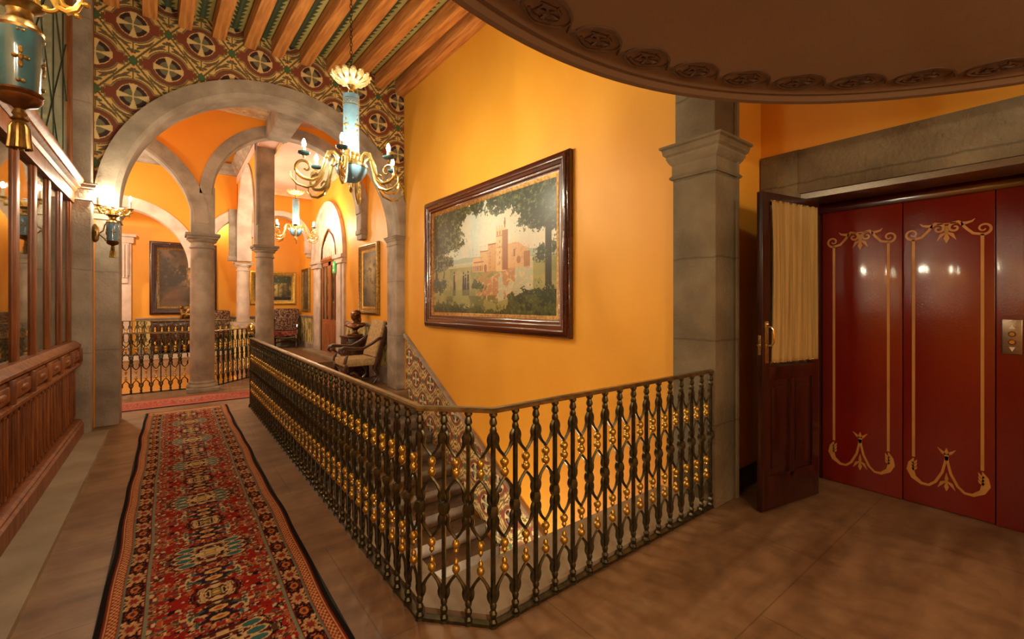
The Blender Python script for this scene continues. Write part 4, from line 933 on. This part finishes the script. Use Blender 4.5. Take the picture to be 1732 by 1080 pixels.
# ================================================================== CHANDELIERS
def arc_pts(cx, cz, r, a0, a1, n=10): return [(cx + r * math.cos(a), cz + r * math.sin(a)) for a in np.linspace(math.radians(a0), math.radians(a1), n)]
def chandelier(label, loc, ztop, rz, bowl='blue'):
    t = thing('chandelier', label, 'chandelier', loc, rz)   # origin at lower tip
    b = MB(); b.lathe([(0, 0), (.012, .01), (.02, .03), (.01, .05), (.016, .07), (.016, .10)], 14); b.build('drop_finial', M['brass'], t)
    b = MB(); b.mi = 0
    b.lathe([(.016, .10), (.06, .11), (.10, .14), (.135, .19), (.15, .23), (.152, .25)], 36, flute=.012, nfl=18); b.build('bowl', M[bowl], t)
    b = MB(); b.lathe([(.152, .25), (.162, .255), (.158, .275), (.13, .285), (.12, .31), (.07, .33), (.075, .36), (.085, .37), (.085, .39)], 30); b.build('collar', M['brass'], t)
    b = MB(); b.lathe([(.078, .39), (.076, .6), (.076, .8), (.078, .97), (.03, .975)], 32); sh = b.build('shaft', M['blue'], t)
    b = MB()
    for z in (.41, .92, .86): b.lathe([(.0785, z), (.0795, z), (.0795, z + .006), (.0785, z + .006)], 32)
    for k in range(4):
        a = k * PI / 2 + .5
        for (da, dz) in ((0, .05), (0, -.05), (.28, 0), (-.28, 0), (0, .0), (.0, .095), (0, -.095)):
            aa = a + da; rr = .014 if abs(dz) < .06 else .008
            b.ell((.0765 * math.cos(aa), .0765 * math.sin(aa), .66 + dz), (rr * .6, rr * .6, rr * 1.2), 8, 6)
        for q in range(8): aa = a + q * PI / 16; b.ell((.0765 * math.cos(aa), .0765 * math.sin(aa), .893 + .008 * (-1) ** q), (.008, .008, .006), 6, 4)
    b.build('painted_ornament', M['gold'], sh)
    b = MB(); b.lathe([(.03, .975), (.018, .99), (.03, 1.01), (.018, 1.03), (.03, 1.05), (.04, 1.07)], 16); b.build('neck', M['brass'], t)
    b = MB(); b.lathe([(.04, 1.07), (.08, 1.085), (.10, 1.10), (.105, 1.12), (.09, 1.125), (.12, 1.14), (.13, 1.16), (.11, 1.17), (.02, 1.165)], 30)
    for k in range(14):
        a = 2 * PI * k / 14; ca, sa = math.cos(a), math.sin(a)
        b.tube([(ca * r, sa * r, z) for r, z in ((.10, 1.10), (.135, 1.115), (.160, 1.145), (.176, 1.17), (.188, 1.17), (.19, 1.155))], [.016, .022, .028, .026, .018, .008], 7, .6)
        for sg in (-.13, .13): b.tube([(math.cos(a + sg) * r, math.sin(a + sg) * r, z) for r, z in ((.145, 1.13), (.168, 1.155), (.18, 1.15))], [.012, .013, .006], 6)
    b.build('canopy', M['giltpale'], t)
    b = MB(); z = 1.19; k = 0; zt = ztop - loc[2]
    while z < zt - .03:
        P = [(0.012 * math.cos(a) if k % 2 else 0, 0 if k % 2 else .012 * math.cos(a), z + .022 + .024 * math.sin(a)) for a in np.linspace(0, 2 * PI, 11)]
        b.tube(P, .0035, 5); z += .038; k += 1
    b.lathe([(.05, zt - .03), (.04, zt - .015), (.045, zt)], 14); b.tube([(0, 0, 1.12), (0, 0, 1.21)], .006, 6)
    b.build('chain', M['iron'], t)
    for k in range(6):
        e = bpy.data.objects.new('arm', None); a = 2 * PI * k / 6
        m = MB()
        P = [(.125, .27), (.135, .34), (.17, .375), (.215, .36), (.235, .31), (.25, .25)] + [(.275, .17), (.315, .10), (.37, .065)] + [(.43 + (.105 - .0135 * q) * math.cos(-1.75 + q), .170 + (.105 - .0135 * q) * math.sin(-1.75 + q)) for q in np.linspace(0, 7.0, 20)]
        R = [.02, .022, .022, .022, .02, .018, .019, .019, .018] + list(np.linspace(.017, .008, 19)) + [.013]
        m.tube([(x, 0, z) for x, z in P], R, 9)
        m.tube([(x, 0, z) for x, z in [(.27, .16), (.29, .09), (.34, .02), (.42, -.01), (.50, .005), (.55, .06), (.55, .11)]], [.02, .018, .015, .013, .011, .009, .012], 8)
        m.tube([(x, 0, z) for x, z in [(.30, .13), (.34, .15), (.37, .13), (.38, .10)]], [.01, .012, .01, .006], 7)
        m.lathe([(.026, -.02), (.030, -.01), (.026, .0)], 10, (.232, 0, .31)); m.tube([(.44, 0, .26), (.44, 0, .29)], .009, 8)
        if k == 0: arm = m.build('arm', M['brass'], t); ARM = arm.data
        else: arm = inst(ARM, 'arm', t, (0, 0, 0))
        arm.rotation_euler = (0, 0, a)
        if k == 0:
            c = MB(); c.lathe([(.008, 0), (.03, .004), (.052, .016), (.056, .03), (.045, .034), (.03, .03), (.0, .028)], 18); CUP = c.mesh('candle_cup', M['bluedark'])
            c = MB(); c.lathe([(.017, .0), (.017, .05), (.012, .055), (0, .055)], 14); CAN = c.mesh('candle_sleeve', M['white'])
            c = MB(); c.lathe([(.008, 0), (.016, .014), (.019, .03), (.014, .052), (.006, .07), (0, .076)], 8); BUL = c.mesh('bulb', M['bulb'])
        inst(CUP, 'candle_cup', arm, (.44, 0, .282)); inst(CAN, 'candle_sleeve', arm, (.44, 0, .308)); inst(BUL, 'bulb', arm, (.44, 0, .362))
    return t
chandelier('near brass and blue porcelain chandelier with lit candle bulbs hanging over the stairwell', (1.42, 4.46, 2.60), 5.14, math.radians(40 - 37.7 + 0))
chandelier('far brass and blue porcelain chandelier hanging from the pink gallery ceiling', (2.33, 11.36, 2.98), 4.68, .3)

# ================================================================== SCONCES
def sconce(label, loc, wall_dx, body):
    """loc: axis of the porcelain vase at tassel tip height; wall is at loc.x - wall_dx"""
    t = thing('wall_sconce', label, 'wall lamp', loc)
    b = MB()
    for k in range(12):
        a = 2 * PI * k / 12; b.tube([(.012 * math.cos(a), .012 * math.sin(a), .09), (.022 * math.cos(a), .022 * math.sin(a), .07), (.024 * math.cos(a), .024 * math.sin(a), .03), (.028 * math.cos(a), .028 * math.sin(a), .0)], .0062, 6)
    b.lathe([(0, .005), (.02, .005), (.022, .07), (0, .09)], 14); b.lathe([(.008, .08), (.022, .085), (.016, .095), (.024, .10), (.014, .112), (.020, .12), (.012, .14)], 14); b.build('tassel', M['antique'], t)
    b = MB(); b.lathe([(.012, .135), (.02, .145), (.045, .155), (.056, .17), (.058, .178), (.052, .182), (.060, .19), (.058, .197)], 28); b.build('lower_cup', M['bronze'], t)
    b = MB(); b.lathe([(.053, .195), (.055, .25), (.058, .33), (.060, .40), (.058, .405)], 32); v = b.build('vase', M[body], t)
    b = MB()
    for a in (-1.35, -2.9, .2, 1.8):
        for (da, dz, w, h) in ((0, 0, .010, .012), (0, .024, .009, .014), (0, -.024, .009, .014), (.24, 0, .012, .008), (-.24, 0, .012, .008), (.1, .09, .009, .006), (-.1, .09, .009, .006), (.1, -.08, .009, .006), (-.1, -.08, .009, .006)):
            b.ell((.0565 * math.cos(a + da), .0565 * math.sin(a + da), .30 + dz), (w * .7, w * .7, h), 8, 6)
    b.build('gilt_emblem', M['antique'], v)
    b = MB(); b.lathe([(.060, .40), (.062, .41), (.052, .43), (.04, .44), (.036, .445), (.032, .46), (.034, .475), (.046, .487), (.060, .495), (.064, .500), (.058, .503), (.03, .498)], 30); b.build('neck', M['antique'], t)
    b = MB(); b.lathe([(.0, -.0), (.0, 0)], 3) if 0 else None
    wx = -wall_dx
    b.lathe([(.0, 0), (.055, .0), (.06, .008), (.045, .018), (.035, .03), (.0, .034)], 20); b.xform(Matrix.Translation((wx, 0, .27)) @ Matrix.Rotation(PI / 2, 4, 'Y'))
    b.tube([(wx + .01, 0, .17), (wx + .015, 0, .2), (wx + .012, 0, .27), (wx + .015, 0, .34), (wx + .01, 0, .38)], [.01, .03, .04, .03, .01], 8); b.build('backplate', M['antique'], t)
    b = MB(); b.tube([(wx + .02, 0, .28), (wx * .75, 0, .27), (wx * .5, 0, .31), (-.07, 0, .38), (-.055, 0, .40)], .007, 7); b.tube([(wx + .02, 0, .27), (wx * .7, 0, .265), (wx * .45, 0, .22), (-.06, 0, .19)], .007, 7); b.build('bracket', M['antique'], t)
    for k in range(3):
        a = (-15, 105, 225)[k] * PI / 180
        if k == 0:
            m = MB()
            m.tube([(x, 0, z) for x, z in [(.02, .50), (.03, .55), (.06, .575), (.085, .55), (.10, .515), (.125, .505), (.15, .52), (.165, .55), (.165, .57)]], [.01, .012, .012, .011, .011, .012, .011, .009, .009], 8)
            m.tube([(x, 0, z) for x, z in arc_pts(.075, .525, .03, 0, 330, 14)], .007, 6); m.tube([(x, 0, z) for x, z in arc_pts(.135, .545, .024, 180, 480, 12)], .006, 6)
            for (x, z) in ((.05, .585), (.085, .57), (.11, .53), (.15, .50), (.18, .54), (.04, .54), (.12, .56), (.065, .505)): m.ell((x, .008 * math.sin(x * 300), z), (.013, .012, .010), 7, 5)
            m.lathe([(.006, .0), (.022, .008), (.034, .02), (.034, .026), (.02, .024), (0, .024)], 14, (.165, 0, .565)); arm = m.build('candle_arm', M['gold'], t); AM = arm.data
            c = MB(); c.lathe([(.013, 0), (.013, .09), (.009, .094), (0, .094)], 12); CN = c.mesh('candle_sleeve', M['white'])
            c = MB(); c.lathe([(.006, 0), (.012, .012), (.014, .024), (.010, .042), (.004, .056), (0, .06)], 8); BL = c.mesh('bulb', M['bulb'])
        else: arm = inst(AM, 'candle_arm', t, (0, 0, 0))
        arm.rotation_euler = (0, 0, a)
        inst(CN, 'candle_sleeve', arm, (.165, 0, .585)); inst(BL, 'bulb', arm, (.165, 0, .682))
    return t
sconce('close teal and gold porcelain wall lamp with tassel at the upper left edge', (-.415, 2.25, 2.035), .20, 'bluedark')
sconce('small blue porcelain wall lamp with lit candles on the pier left of the big arch', (-.545, 7.0, 2.04), .165, 'blue')
s = MB(); s.bbox(-.1, .08, -.18, .18, 0, 5.1, .02)
tag(s.build('stone_pilaster', M['stone'], loc=(-.72, 2.25, 0)), 'stone pilaster behind the close wall lamp', 'pilaster')
sconce('porcelain wall lamp added out of view left of the camera', (-.60, .95, 2.02), .25, 'blue')  # unseen sconce added for lobby light and the highlight on the lift doors

# ================================================================== WOODEN SCREEN
t = thing('wooden_screen', 'tall glazed wooden screen with slatted lower panels along the left side', 'screen', (-.90, 4.7, 0)); y0, y1 = -2.1, 2.2
v = M['varnish']
s = MB(); s.sweep([(.02, y1, .035), (.02, y0, .035)], [(-.05, 0), (.10, 0), (.10, .12), (.085, .135), (.085, .15), (.07, .165), (.05, .17), (-.05, .17)]); s.build('plinth', v, t, ang=25)
s = MB(); s.bbox(-.04, .035, y0, y1, .20, .84, .003); s.build('lower_backing', v, t)
posts = [(-.53 * k + 2.12) for k in range(9)]
for k, y in enumerate(posts[:-1]):
    s = MB()
    for q in range(4):
        yy = y - .035 - q * .132; s.bbox(.03, .058, yy - .055, yy - .0, .22, .80, .006); s.bbox(.054, .068, yy - .040, yy - .014, .26, .76, .005)
    s.build('slatted_panel', v, t)
    s = MB(); s.bbox(.03, .085, y - .49, y - .02, .865, 1.0, .008)
    s.bbox(.08, .105, y - .44, y - .06, .885, .98, .012); s.ell((.105, y - .25, .932), (.012, .10, .022), 10, 6); s.bbox(.08, .12, y - .03, y + .012, .855, 1.01, .01); s.build('carved_frieze', v, t)
s = MB(); s.sweep([(.02, y1, .80), (.02, y0, .80)], [(-.05, 0), (.07, 0), (.085, .02), (.085, .04), (.06, .055), (-.05, .055)]); s.build('middle_rail', v, t, ang=25)
s = MB(); s.sweep([(.02, y1, 1.0), (.02, y0, 1.0)], [(-.05, 0), (.05, 0), (.08, .02), (.08, .04), (.05, .06), (.03, .085), (-.05, .085)]); s.build('sill', v, t, ang=25)
for k, y in enumerate(posts):
    s = MB(); s.bbox(-.04, .026, y - .045, y + .045, 1.08, 2.66, .006)
    s.bbox(-.02, .012, y - .075, y - .035, 1.08, 2.62, .004)
    s.bbox(-.02, .012, y + .035, y + .075, 1.08, 2.62, .004)
    s.build('mullion', v, t)
for k, y in enumerate(posts[:-1]):
    s = MB(); s.box(0, .006, y - .49, y - .04, 1.08, 2.64); s.build('pane', M['glass'], t)
s = MB(); s.bbox(-.04, .045, y0, y1, 2.62, 2.75, .006); s.sweep([(.02, y1, 2.75), (.02, y0, 2.75)], [(-.05, 0), (.03, 0), (.05, .02), (.05, .035), (.075, .05), (.075, .08), (.10, .1), (.11, .12), (.11, .135), (-.05, .135)]); s.build('transom', v, t, ang=25)
s = MB()
for k in range(90): s.ell((.092, y1 - .025 - k * .047, 2.815), (.012, .016, .012), 6, 4)
s.build('bead_moulding', M['varnish'], t)
s = MB(); s.bbox(-.03, .03, y1 - .12, y1, 2.88, 5.1, .01); s.build('upper_frame', v, t); s = MB(); s.bbox(-.03, .03, y0, y0 + .1, 2.88, 5.1, .01); s.build('upper_frame', v, t)
s = MB(); s.box(-.01, .0, y0 + .1, y1 - .12, 2.88, 5.1); s.build('leaded_window', M['glassgreen'], t)
s = MB(); n = 0
for k in range(9):
    a = y0 + .1 + k * .48
    s.tube([(.003, a, 2.89), (.003, a, 5.1)], .0045, 5)
for k in range(-4, 9):
    a = y0 + .1 + k * .96
    for sg in (1, -1):
        P = []
        for z in np.linspace(2.89, 5.09, 12):
            yy = a + sg * (z - 2.89) * .8 + (0 if sg > 0 else 1.8)
            if y0 + .1 <= yy <= y1 - .12: P.append((.004, yy, z))
        if len(P) > 1: s.tube(P, .004, 4)
s.build('lead_cames', M['lead'], t)
w = MB(); w.box(-3.4, -3.3, 2.4, 7.1, 0, 5.2); w.box(-3.4, -1.0, 2.35, 2.45, 0, 5.2); w.box(-3.4, -1.2, 2.4, 7.1, -.1, 0); w.box(-3.4, -1.0, 7.1, 7.2, 0, 5.2); w.box(-3.4, -1.2, 2.4, 7.1, 5.2, 5.3)
struct(w, 'wall_salon', M['roomdark'], label='plain grey green room behind the glazed screen')

# ================================================================== LIFT
t = thing('lift', 'lift entrance with two glossy red leaves and a plain red side panel', 'lift', (4.44, .84, 0))
def orn(mb, h, zb, zt):
    O, UA, VA, NN = (-.0, 0, 0), (0, -1, 0), (0, 0, 1), (-1, 0, 0)
    def rb(P, w):
        mb.ribbon(P, w, O, UA, VA, NN)
    for sg in (-1, 1):
        rb([(sg * h, zb + .22), (sg * h, zt - .05)], .0085)
        # outer volute then sweep to the inner volute
        sp = [(h - .0 + (.040 - .0035 * a) * math.cos(-PI / 2 - a + .0), zt - .012 + (.040 - .0035 * a) * math.sin(-PI / 2 - a)) for a in np.linspace(9.5, 0, 34)] if 0 else None
        c = (h + .006, zt - .012); P = []
        for a in np.linspace(0, 2.4 * PI, 36):
            r = .042 * (1 - a / (2.4 * PI) * .82); P.append((sg * (c[0] + r * math.cos(-PI / 2 - 0 + a)), c[1] + r * math.sin(-PI / 2 + a)))
        P = P[::-1] + [(sg * (h - .045), zt - .04), (sg * (h - .075), zt - .005), (sg * (h - .10), zt + .03)]
        W = [.004] * 6 + list(np.linspace(.004, .0085, len(P) - 6)); rb(P, W)
        c = (.042, zt + .012); Q = []
        for a in np.linspace(0, 2.3 * PI, 34):
            r = .036 * (1 - a / (2.3 * PI) * .85); Q.append((sg * (c[0] + r * math.cos(PI / 2 - .3 + a)), c[1] + r * math.sin(PI / 2 - .3 + a)))
        rb([(sg * (h - .095), zt + .022), (sg * (h - .11), zt + .045), (sg * .062, zt + .052)] + Q[1:], [.009] * 3 + list(np.linspace(.009, .004, len(Q) - 1)))
        rb([(sg * (h - .105), zt + .035), (sg * (h - .075), zt + .038), (sg * (h - .05), zt + .045), (sg * (h - .035), zt + .062)], [.012, .009, .006, .001])
        # bottom swag with leaf end
        S = [(h + .0, zb + .21), (h + .014, zb + .17), (h + .018, zb + .12), (h + .0, zb + .07), (h - .045, zb + .035), (h - .085, zb + .035), (h - .12, zb + .07), (.022, zb + .15), (.006, zb + .23), (.004, zb + .27)]
        rb([(sg * a, b) for a, b in S], [.002, .016, .022, .016, .010, .008, .008, .0075, .007, .006])
        for k in range(3): rb([(sg * (h + .008 - k * .001), zb + .125 + k * .022), (sg * (h - .012), zb + .135 + k * .024), (sg * (h - .02), zb + .15 + k * .026)], [.010, .007, .001])
        rb([(sg * .004, zt - .02), (sg * .028, zt - .035), (sg * .05, zt - .075)], [.006, .011, .001])
        rb([(sg * .003, zb + .09), (sg * .024, zb + .075), (sg * .046, zb + .035)], [.005, .010, .001])
        rb([(sg * .004, zb + .28), (sg * .02, zb + .295), (sg * .048, zb + .325)], [.004, .009, .001])
    rb([(0, zt + .03), (0, zt + .0), (0, zt - .03), (0, zt - .06), (0, zt - .095)], [.004, .013, .006, .016, .001])
    rb([(0, zb + .15), (0, zb + .11), (0, zb + .08), (0, zb + .05), (0, zb + .02)], [.001, .010, .005, .013, .001])
    rb([(0, zb + .24), (0, zb + .29), (0, zb + .33)], [.008, .014, .001]); rb([(-.05, zt + .045), (.05, zt + .045)], .004)
for (a, b_) in ((.002, .525), (-.478, -.002)):
    c = (a + b_) / 2; s = MB(); s.bbox(-.02, .02, a - c, b_ - c, 0.005, 2.30, .006); pn = s.build('lift_leaf', M['redlacq'], t, loc=(0, c, 0))
    s = MB(); orn(s, .178, .13, 2.03); o = s.build('gilt_scrollwork', M['ornament'], pn); o.location = (-.0205, 0, 0)
s = MB(); s.bbox(-.03, .02, -1.3, -.482, .0, 2.30, .006); s.build('side_panel', M['redlacq'], t)
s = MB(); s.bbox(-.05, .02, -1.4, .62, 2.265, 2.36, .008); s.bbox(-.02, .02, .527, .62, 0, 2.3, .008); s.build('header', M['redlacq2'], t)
t = thing('call_panel', 'brushed steel lift call plate with two round buttons on the red panel', 'call panel', (4.41, .285, 1.28))
s = MB(); s.bbox(-.014, .0, -.046, .046, -.115, .115, .006); s.build('plate', M['steel'], t)
for z in (.018, -.035):
    s = MB(); s.lathe([(.0, .0), (.018, .0), (.018, .008), (.014, .012), (.012, .007), (0, .007)], 20); s.xform(Matrix.Translation((-.014, 0, z)) @ Matrix.Rotation(-PI / 2, 4, 'Y')); s.build('button', M['chrome'], t)
s = MB(); s.add([(-.016, .014, .052), (-.016, -.014, .052), (-.016, 0, .082), (-.0135, .014, .052), (-.0135, -.014, .052), (-.0135, 0, .082)], [(0, 1, 2), (5, 4, 3), (0, 3, 4, 1), (1, 4, 5, 2), (2, 5, 3, 0)]); s.add([(-.016, .014, -.068), (-.016, -.014, -.068), (-.016, 0, -.098), (-.0135, .014, -.068), (-.0135, -.014, -.068), (-.0135, 0, -.098)], [(0, 2, 1), (3, 4, 5), (0, 1, 4, 3), (1, 2, 5, 4), (2, 0, 3, 5)])
for q in range(7): s.box(-.0155, -.0135, .018 - q * .006, .0215 - q * .006, .098, .101)
s.build('arrow_marks', M['white'], t)

# ================================================================== CURTAINED LEAF
a = math.atan2(1.415 - 1.285, 3.335 - 4.02); L = math.hypot(1.415 - 1.285, 3.335 - 4.02)
t = thing('curtained_door', 'open mahogany door leaf with a gathered beige curtain over its glass', 'door', (4.02, 1.285, .012), a)
# local +x runs from the hinge to the free edge; local +y faces the camera side after the turn
s = MB(); T = .022; m = M['mahogany']
s.bbox(0, .09, -T, T, 0, 2.29, .005); s.bbox(L - .09, L, -T, T, 0, 2.29, .005); s.bbox(.08, L - .08, -T, T, 2.21, 2.29, .005); s.bbox(.08, L - .08, -T, T, .93, 1.03, .005); s.bbox(.08, L - .08, -T, T, 0, .24, .005)
s.bbox(L / 2 - .03, L / 2 + .03, -T, T, .2, .95, .005); s.build('frame', m, t)
for (x0, x1) in ((.09, L / 2 - .03), (L / 2 + .03, L - .09)):
    s = MB(); s.bbox(x0 - .01, x1 + .01, -.01, .01, .22, .95, .003); s.bbox(x0 + .025, x1 - .025, -.018, .018, .28, .88, .012); s.build('panel', m, t)
s = MB(); s.box(.08, L - .08, -.004, .0, 1.02, 2.22); s.build('pane', M['glass'], t)
def curtain_mesh():
    s = MB(); nu, nv = 150, 30; vs = []
    for j in range(nv + 1):
        vv = j / nv; z = 1.06 + vv * 1.17
        for i in range(nu + 1):
            u = i / nu; sq = 1 - .05 * math.sin(PI * vv) ** 1; x = .05 + (.5 + (u - .5) * sq) * (L - .13)
            y = .034 + .010 * math.sin(u * 2 * PI * 17 + 1.3 * math.sin(u * 9)) * (.65 + .35 * math.sin(PI * vv)) + .006 * math.sin(u * 2 * PI * 7 + vv * 3)
            vs.append((x, y, z))
    W = nu + 1; s.add(vs, [(j * W + i, j * W + i + 1, (j + 1) * W + i + 1, (j + 1) * W + i) for j in range(nv) for i in range(nu)]); return s
cm = curtain_mesh()
# decide which local side looks at the camera
n_l = Vector((-math.sin(a), math.cos(a), 0)); side = 1 if n_l.dot(Vector((0 - 3.7, 0 - 1.33, 0))) > 0 else -1
cm.v = [(x, y * side, z) for x, y, z in cm.v]
o = cm.build('curtain', M['curtain'], t, ang=180); sm = o.modifiers.new('s', 'SOLIDIFY'); sm.thickness = .003
s = MB()
for z in (1.065, 2.225): s.tube([(.05, side * .034, z), (L - .075, side * .034, z)], .006, 8)
s.build('curtain_rod', M['brass'], t)
s = MB(); hx = L - .045
s.bbox(hx - .016, hx + .016, side * .024 - .003, side * .024 + .003, 1.06, 1.36, .002); s.tube([(hx, side * .024, 1.32), (hx, side * .06, 1.32), (hx - .0, side * .075, 1.30), (hx, side * .075, 1.21), (hx, side * .06, 1.19), (hx, side * .024, 1.19)], .008, 8)
s.ell((hx, side * .03, 1.34), (.01, .01, .01), 8, 6); s.build('handle', M['brass'], t)
s = MB(); s.bbox(L - .004, L + .004, -.01, .01, 1.12, 1.26, .002); s.tube([(L, 0, 1.19), (L + .02, 0, 1.19)], .008, 8); s.build('latch', M['brass'], t)

# ================================================================== CAMERA, WORLD, LIGHT
cam = bpy.data.cameras.new('camera'); co = bpy.data.objects.new('camera', cam); COL.objects.link(co)
co.location = (0, 0, 1.5); co.rotation_euler = (PI / 2, 0, -math.radians(37.7)); cam.sensor_width = 36; cam.lens = 36 * 746 / 1732; cam.shift_y = -27 / 1732; cam.clip_start = .02
sc = bpy.context.scene; sc.camera = co
wd = bpy.data.worlds.new('world'); sc.world = wd; wd.use_nodes = True
bg = next(n for n in wd.node_tree.nodes if n.type == 'BACKGROUND'); bg.inputs[0].default_value = (*lin((255, 220, 180)), 1); bg.inputs[1].default_value = .15
def lamp(name, loc, power, size=.12, col=(255, 242, 208)):  # adds a bare point light as fill, no fixture modelled
    l = bpy.data.lights.new(name, 'POINT'); l.energy = power; l.color = lin(col); l.shadow_soft_size = size
    o = bpy.data.objects.new(name, l); COL.objects.link(o); o.location = loc; return o
lamp('lobby_fill', (2.2, -1.6, 2.3), 42)  # added fill under the disc, no ceiling fitting here
lamp('upper_lobby_fill', (3.3, -.9, 3.7), 26)  # added fill above the disc to brighten the upper lift wall
lamp('corridor_rear_fill', (.2, -2.2, 2.6), 120)  # added fill behind the camera for the near corridor
lamp('side_gallery_fill', (-2.2, 8.4, 3.6), 110)  # unseen fill added for the cross gallery
lamp('courtyard_fill', (-1.6, 11.6, 3.9), 230)  # added fill over the courtyard void, hangs from nothing
lamp('far_gallery_fill', (-2.4, 14.5, 2.6), 90)  # added fill brightening the far wall from the left
lamp('far_corner_fill', (1.1, 14.9, 3.9), 40)  # second added fill for the far wall
lamp('lower_floor_fill', (-1.0, 12, -1.5), 120)  # added fill for the storey below the courtyard
lamp('stair_fill', (2.2, 3.6, -1.6), 60)  # added fill down in the stairwell, no fitting
lamp('side_room_fill', (4.1, 12.0, 2.9), 14)  # added fill behind the glazed door, apart from the glowing lamp
lamp('salon_fill', (-2.3, 5.0, 3.0), 10)  # weak added fill for the room behind the screen
sc.view_settings.view_transform = 'Standard'; sc.view_settings.look = 'None'; sc.view_settings.gamma = 1; sc.view_settings.use_curve_mapping = False
sc.view_settings.exposure = .3
sc.cycles.max_bounces = 8; sc.cycles.diffuse_bounces = 5; sc.cycles.glossy_bounces = 4; sc.cycles.transmission_bounces = 5
sc.cycles.caustics_reflective = False; sc.cycles.caustics_refractive = False; sc.cycles.sample_clamp_indirect = 4; sc.cycles.use_denoising = True
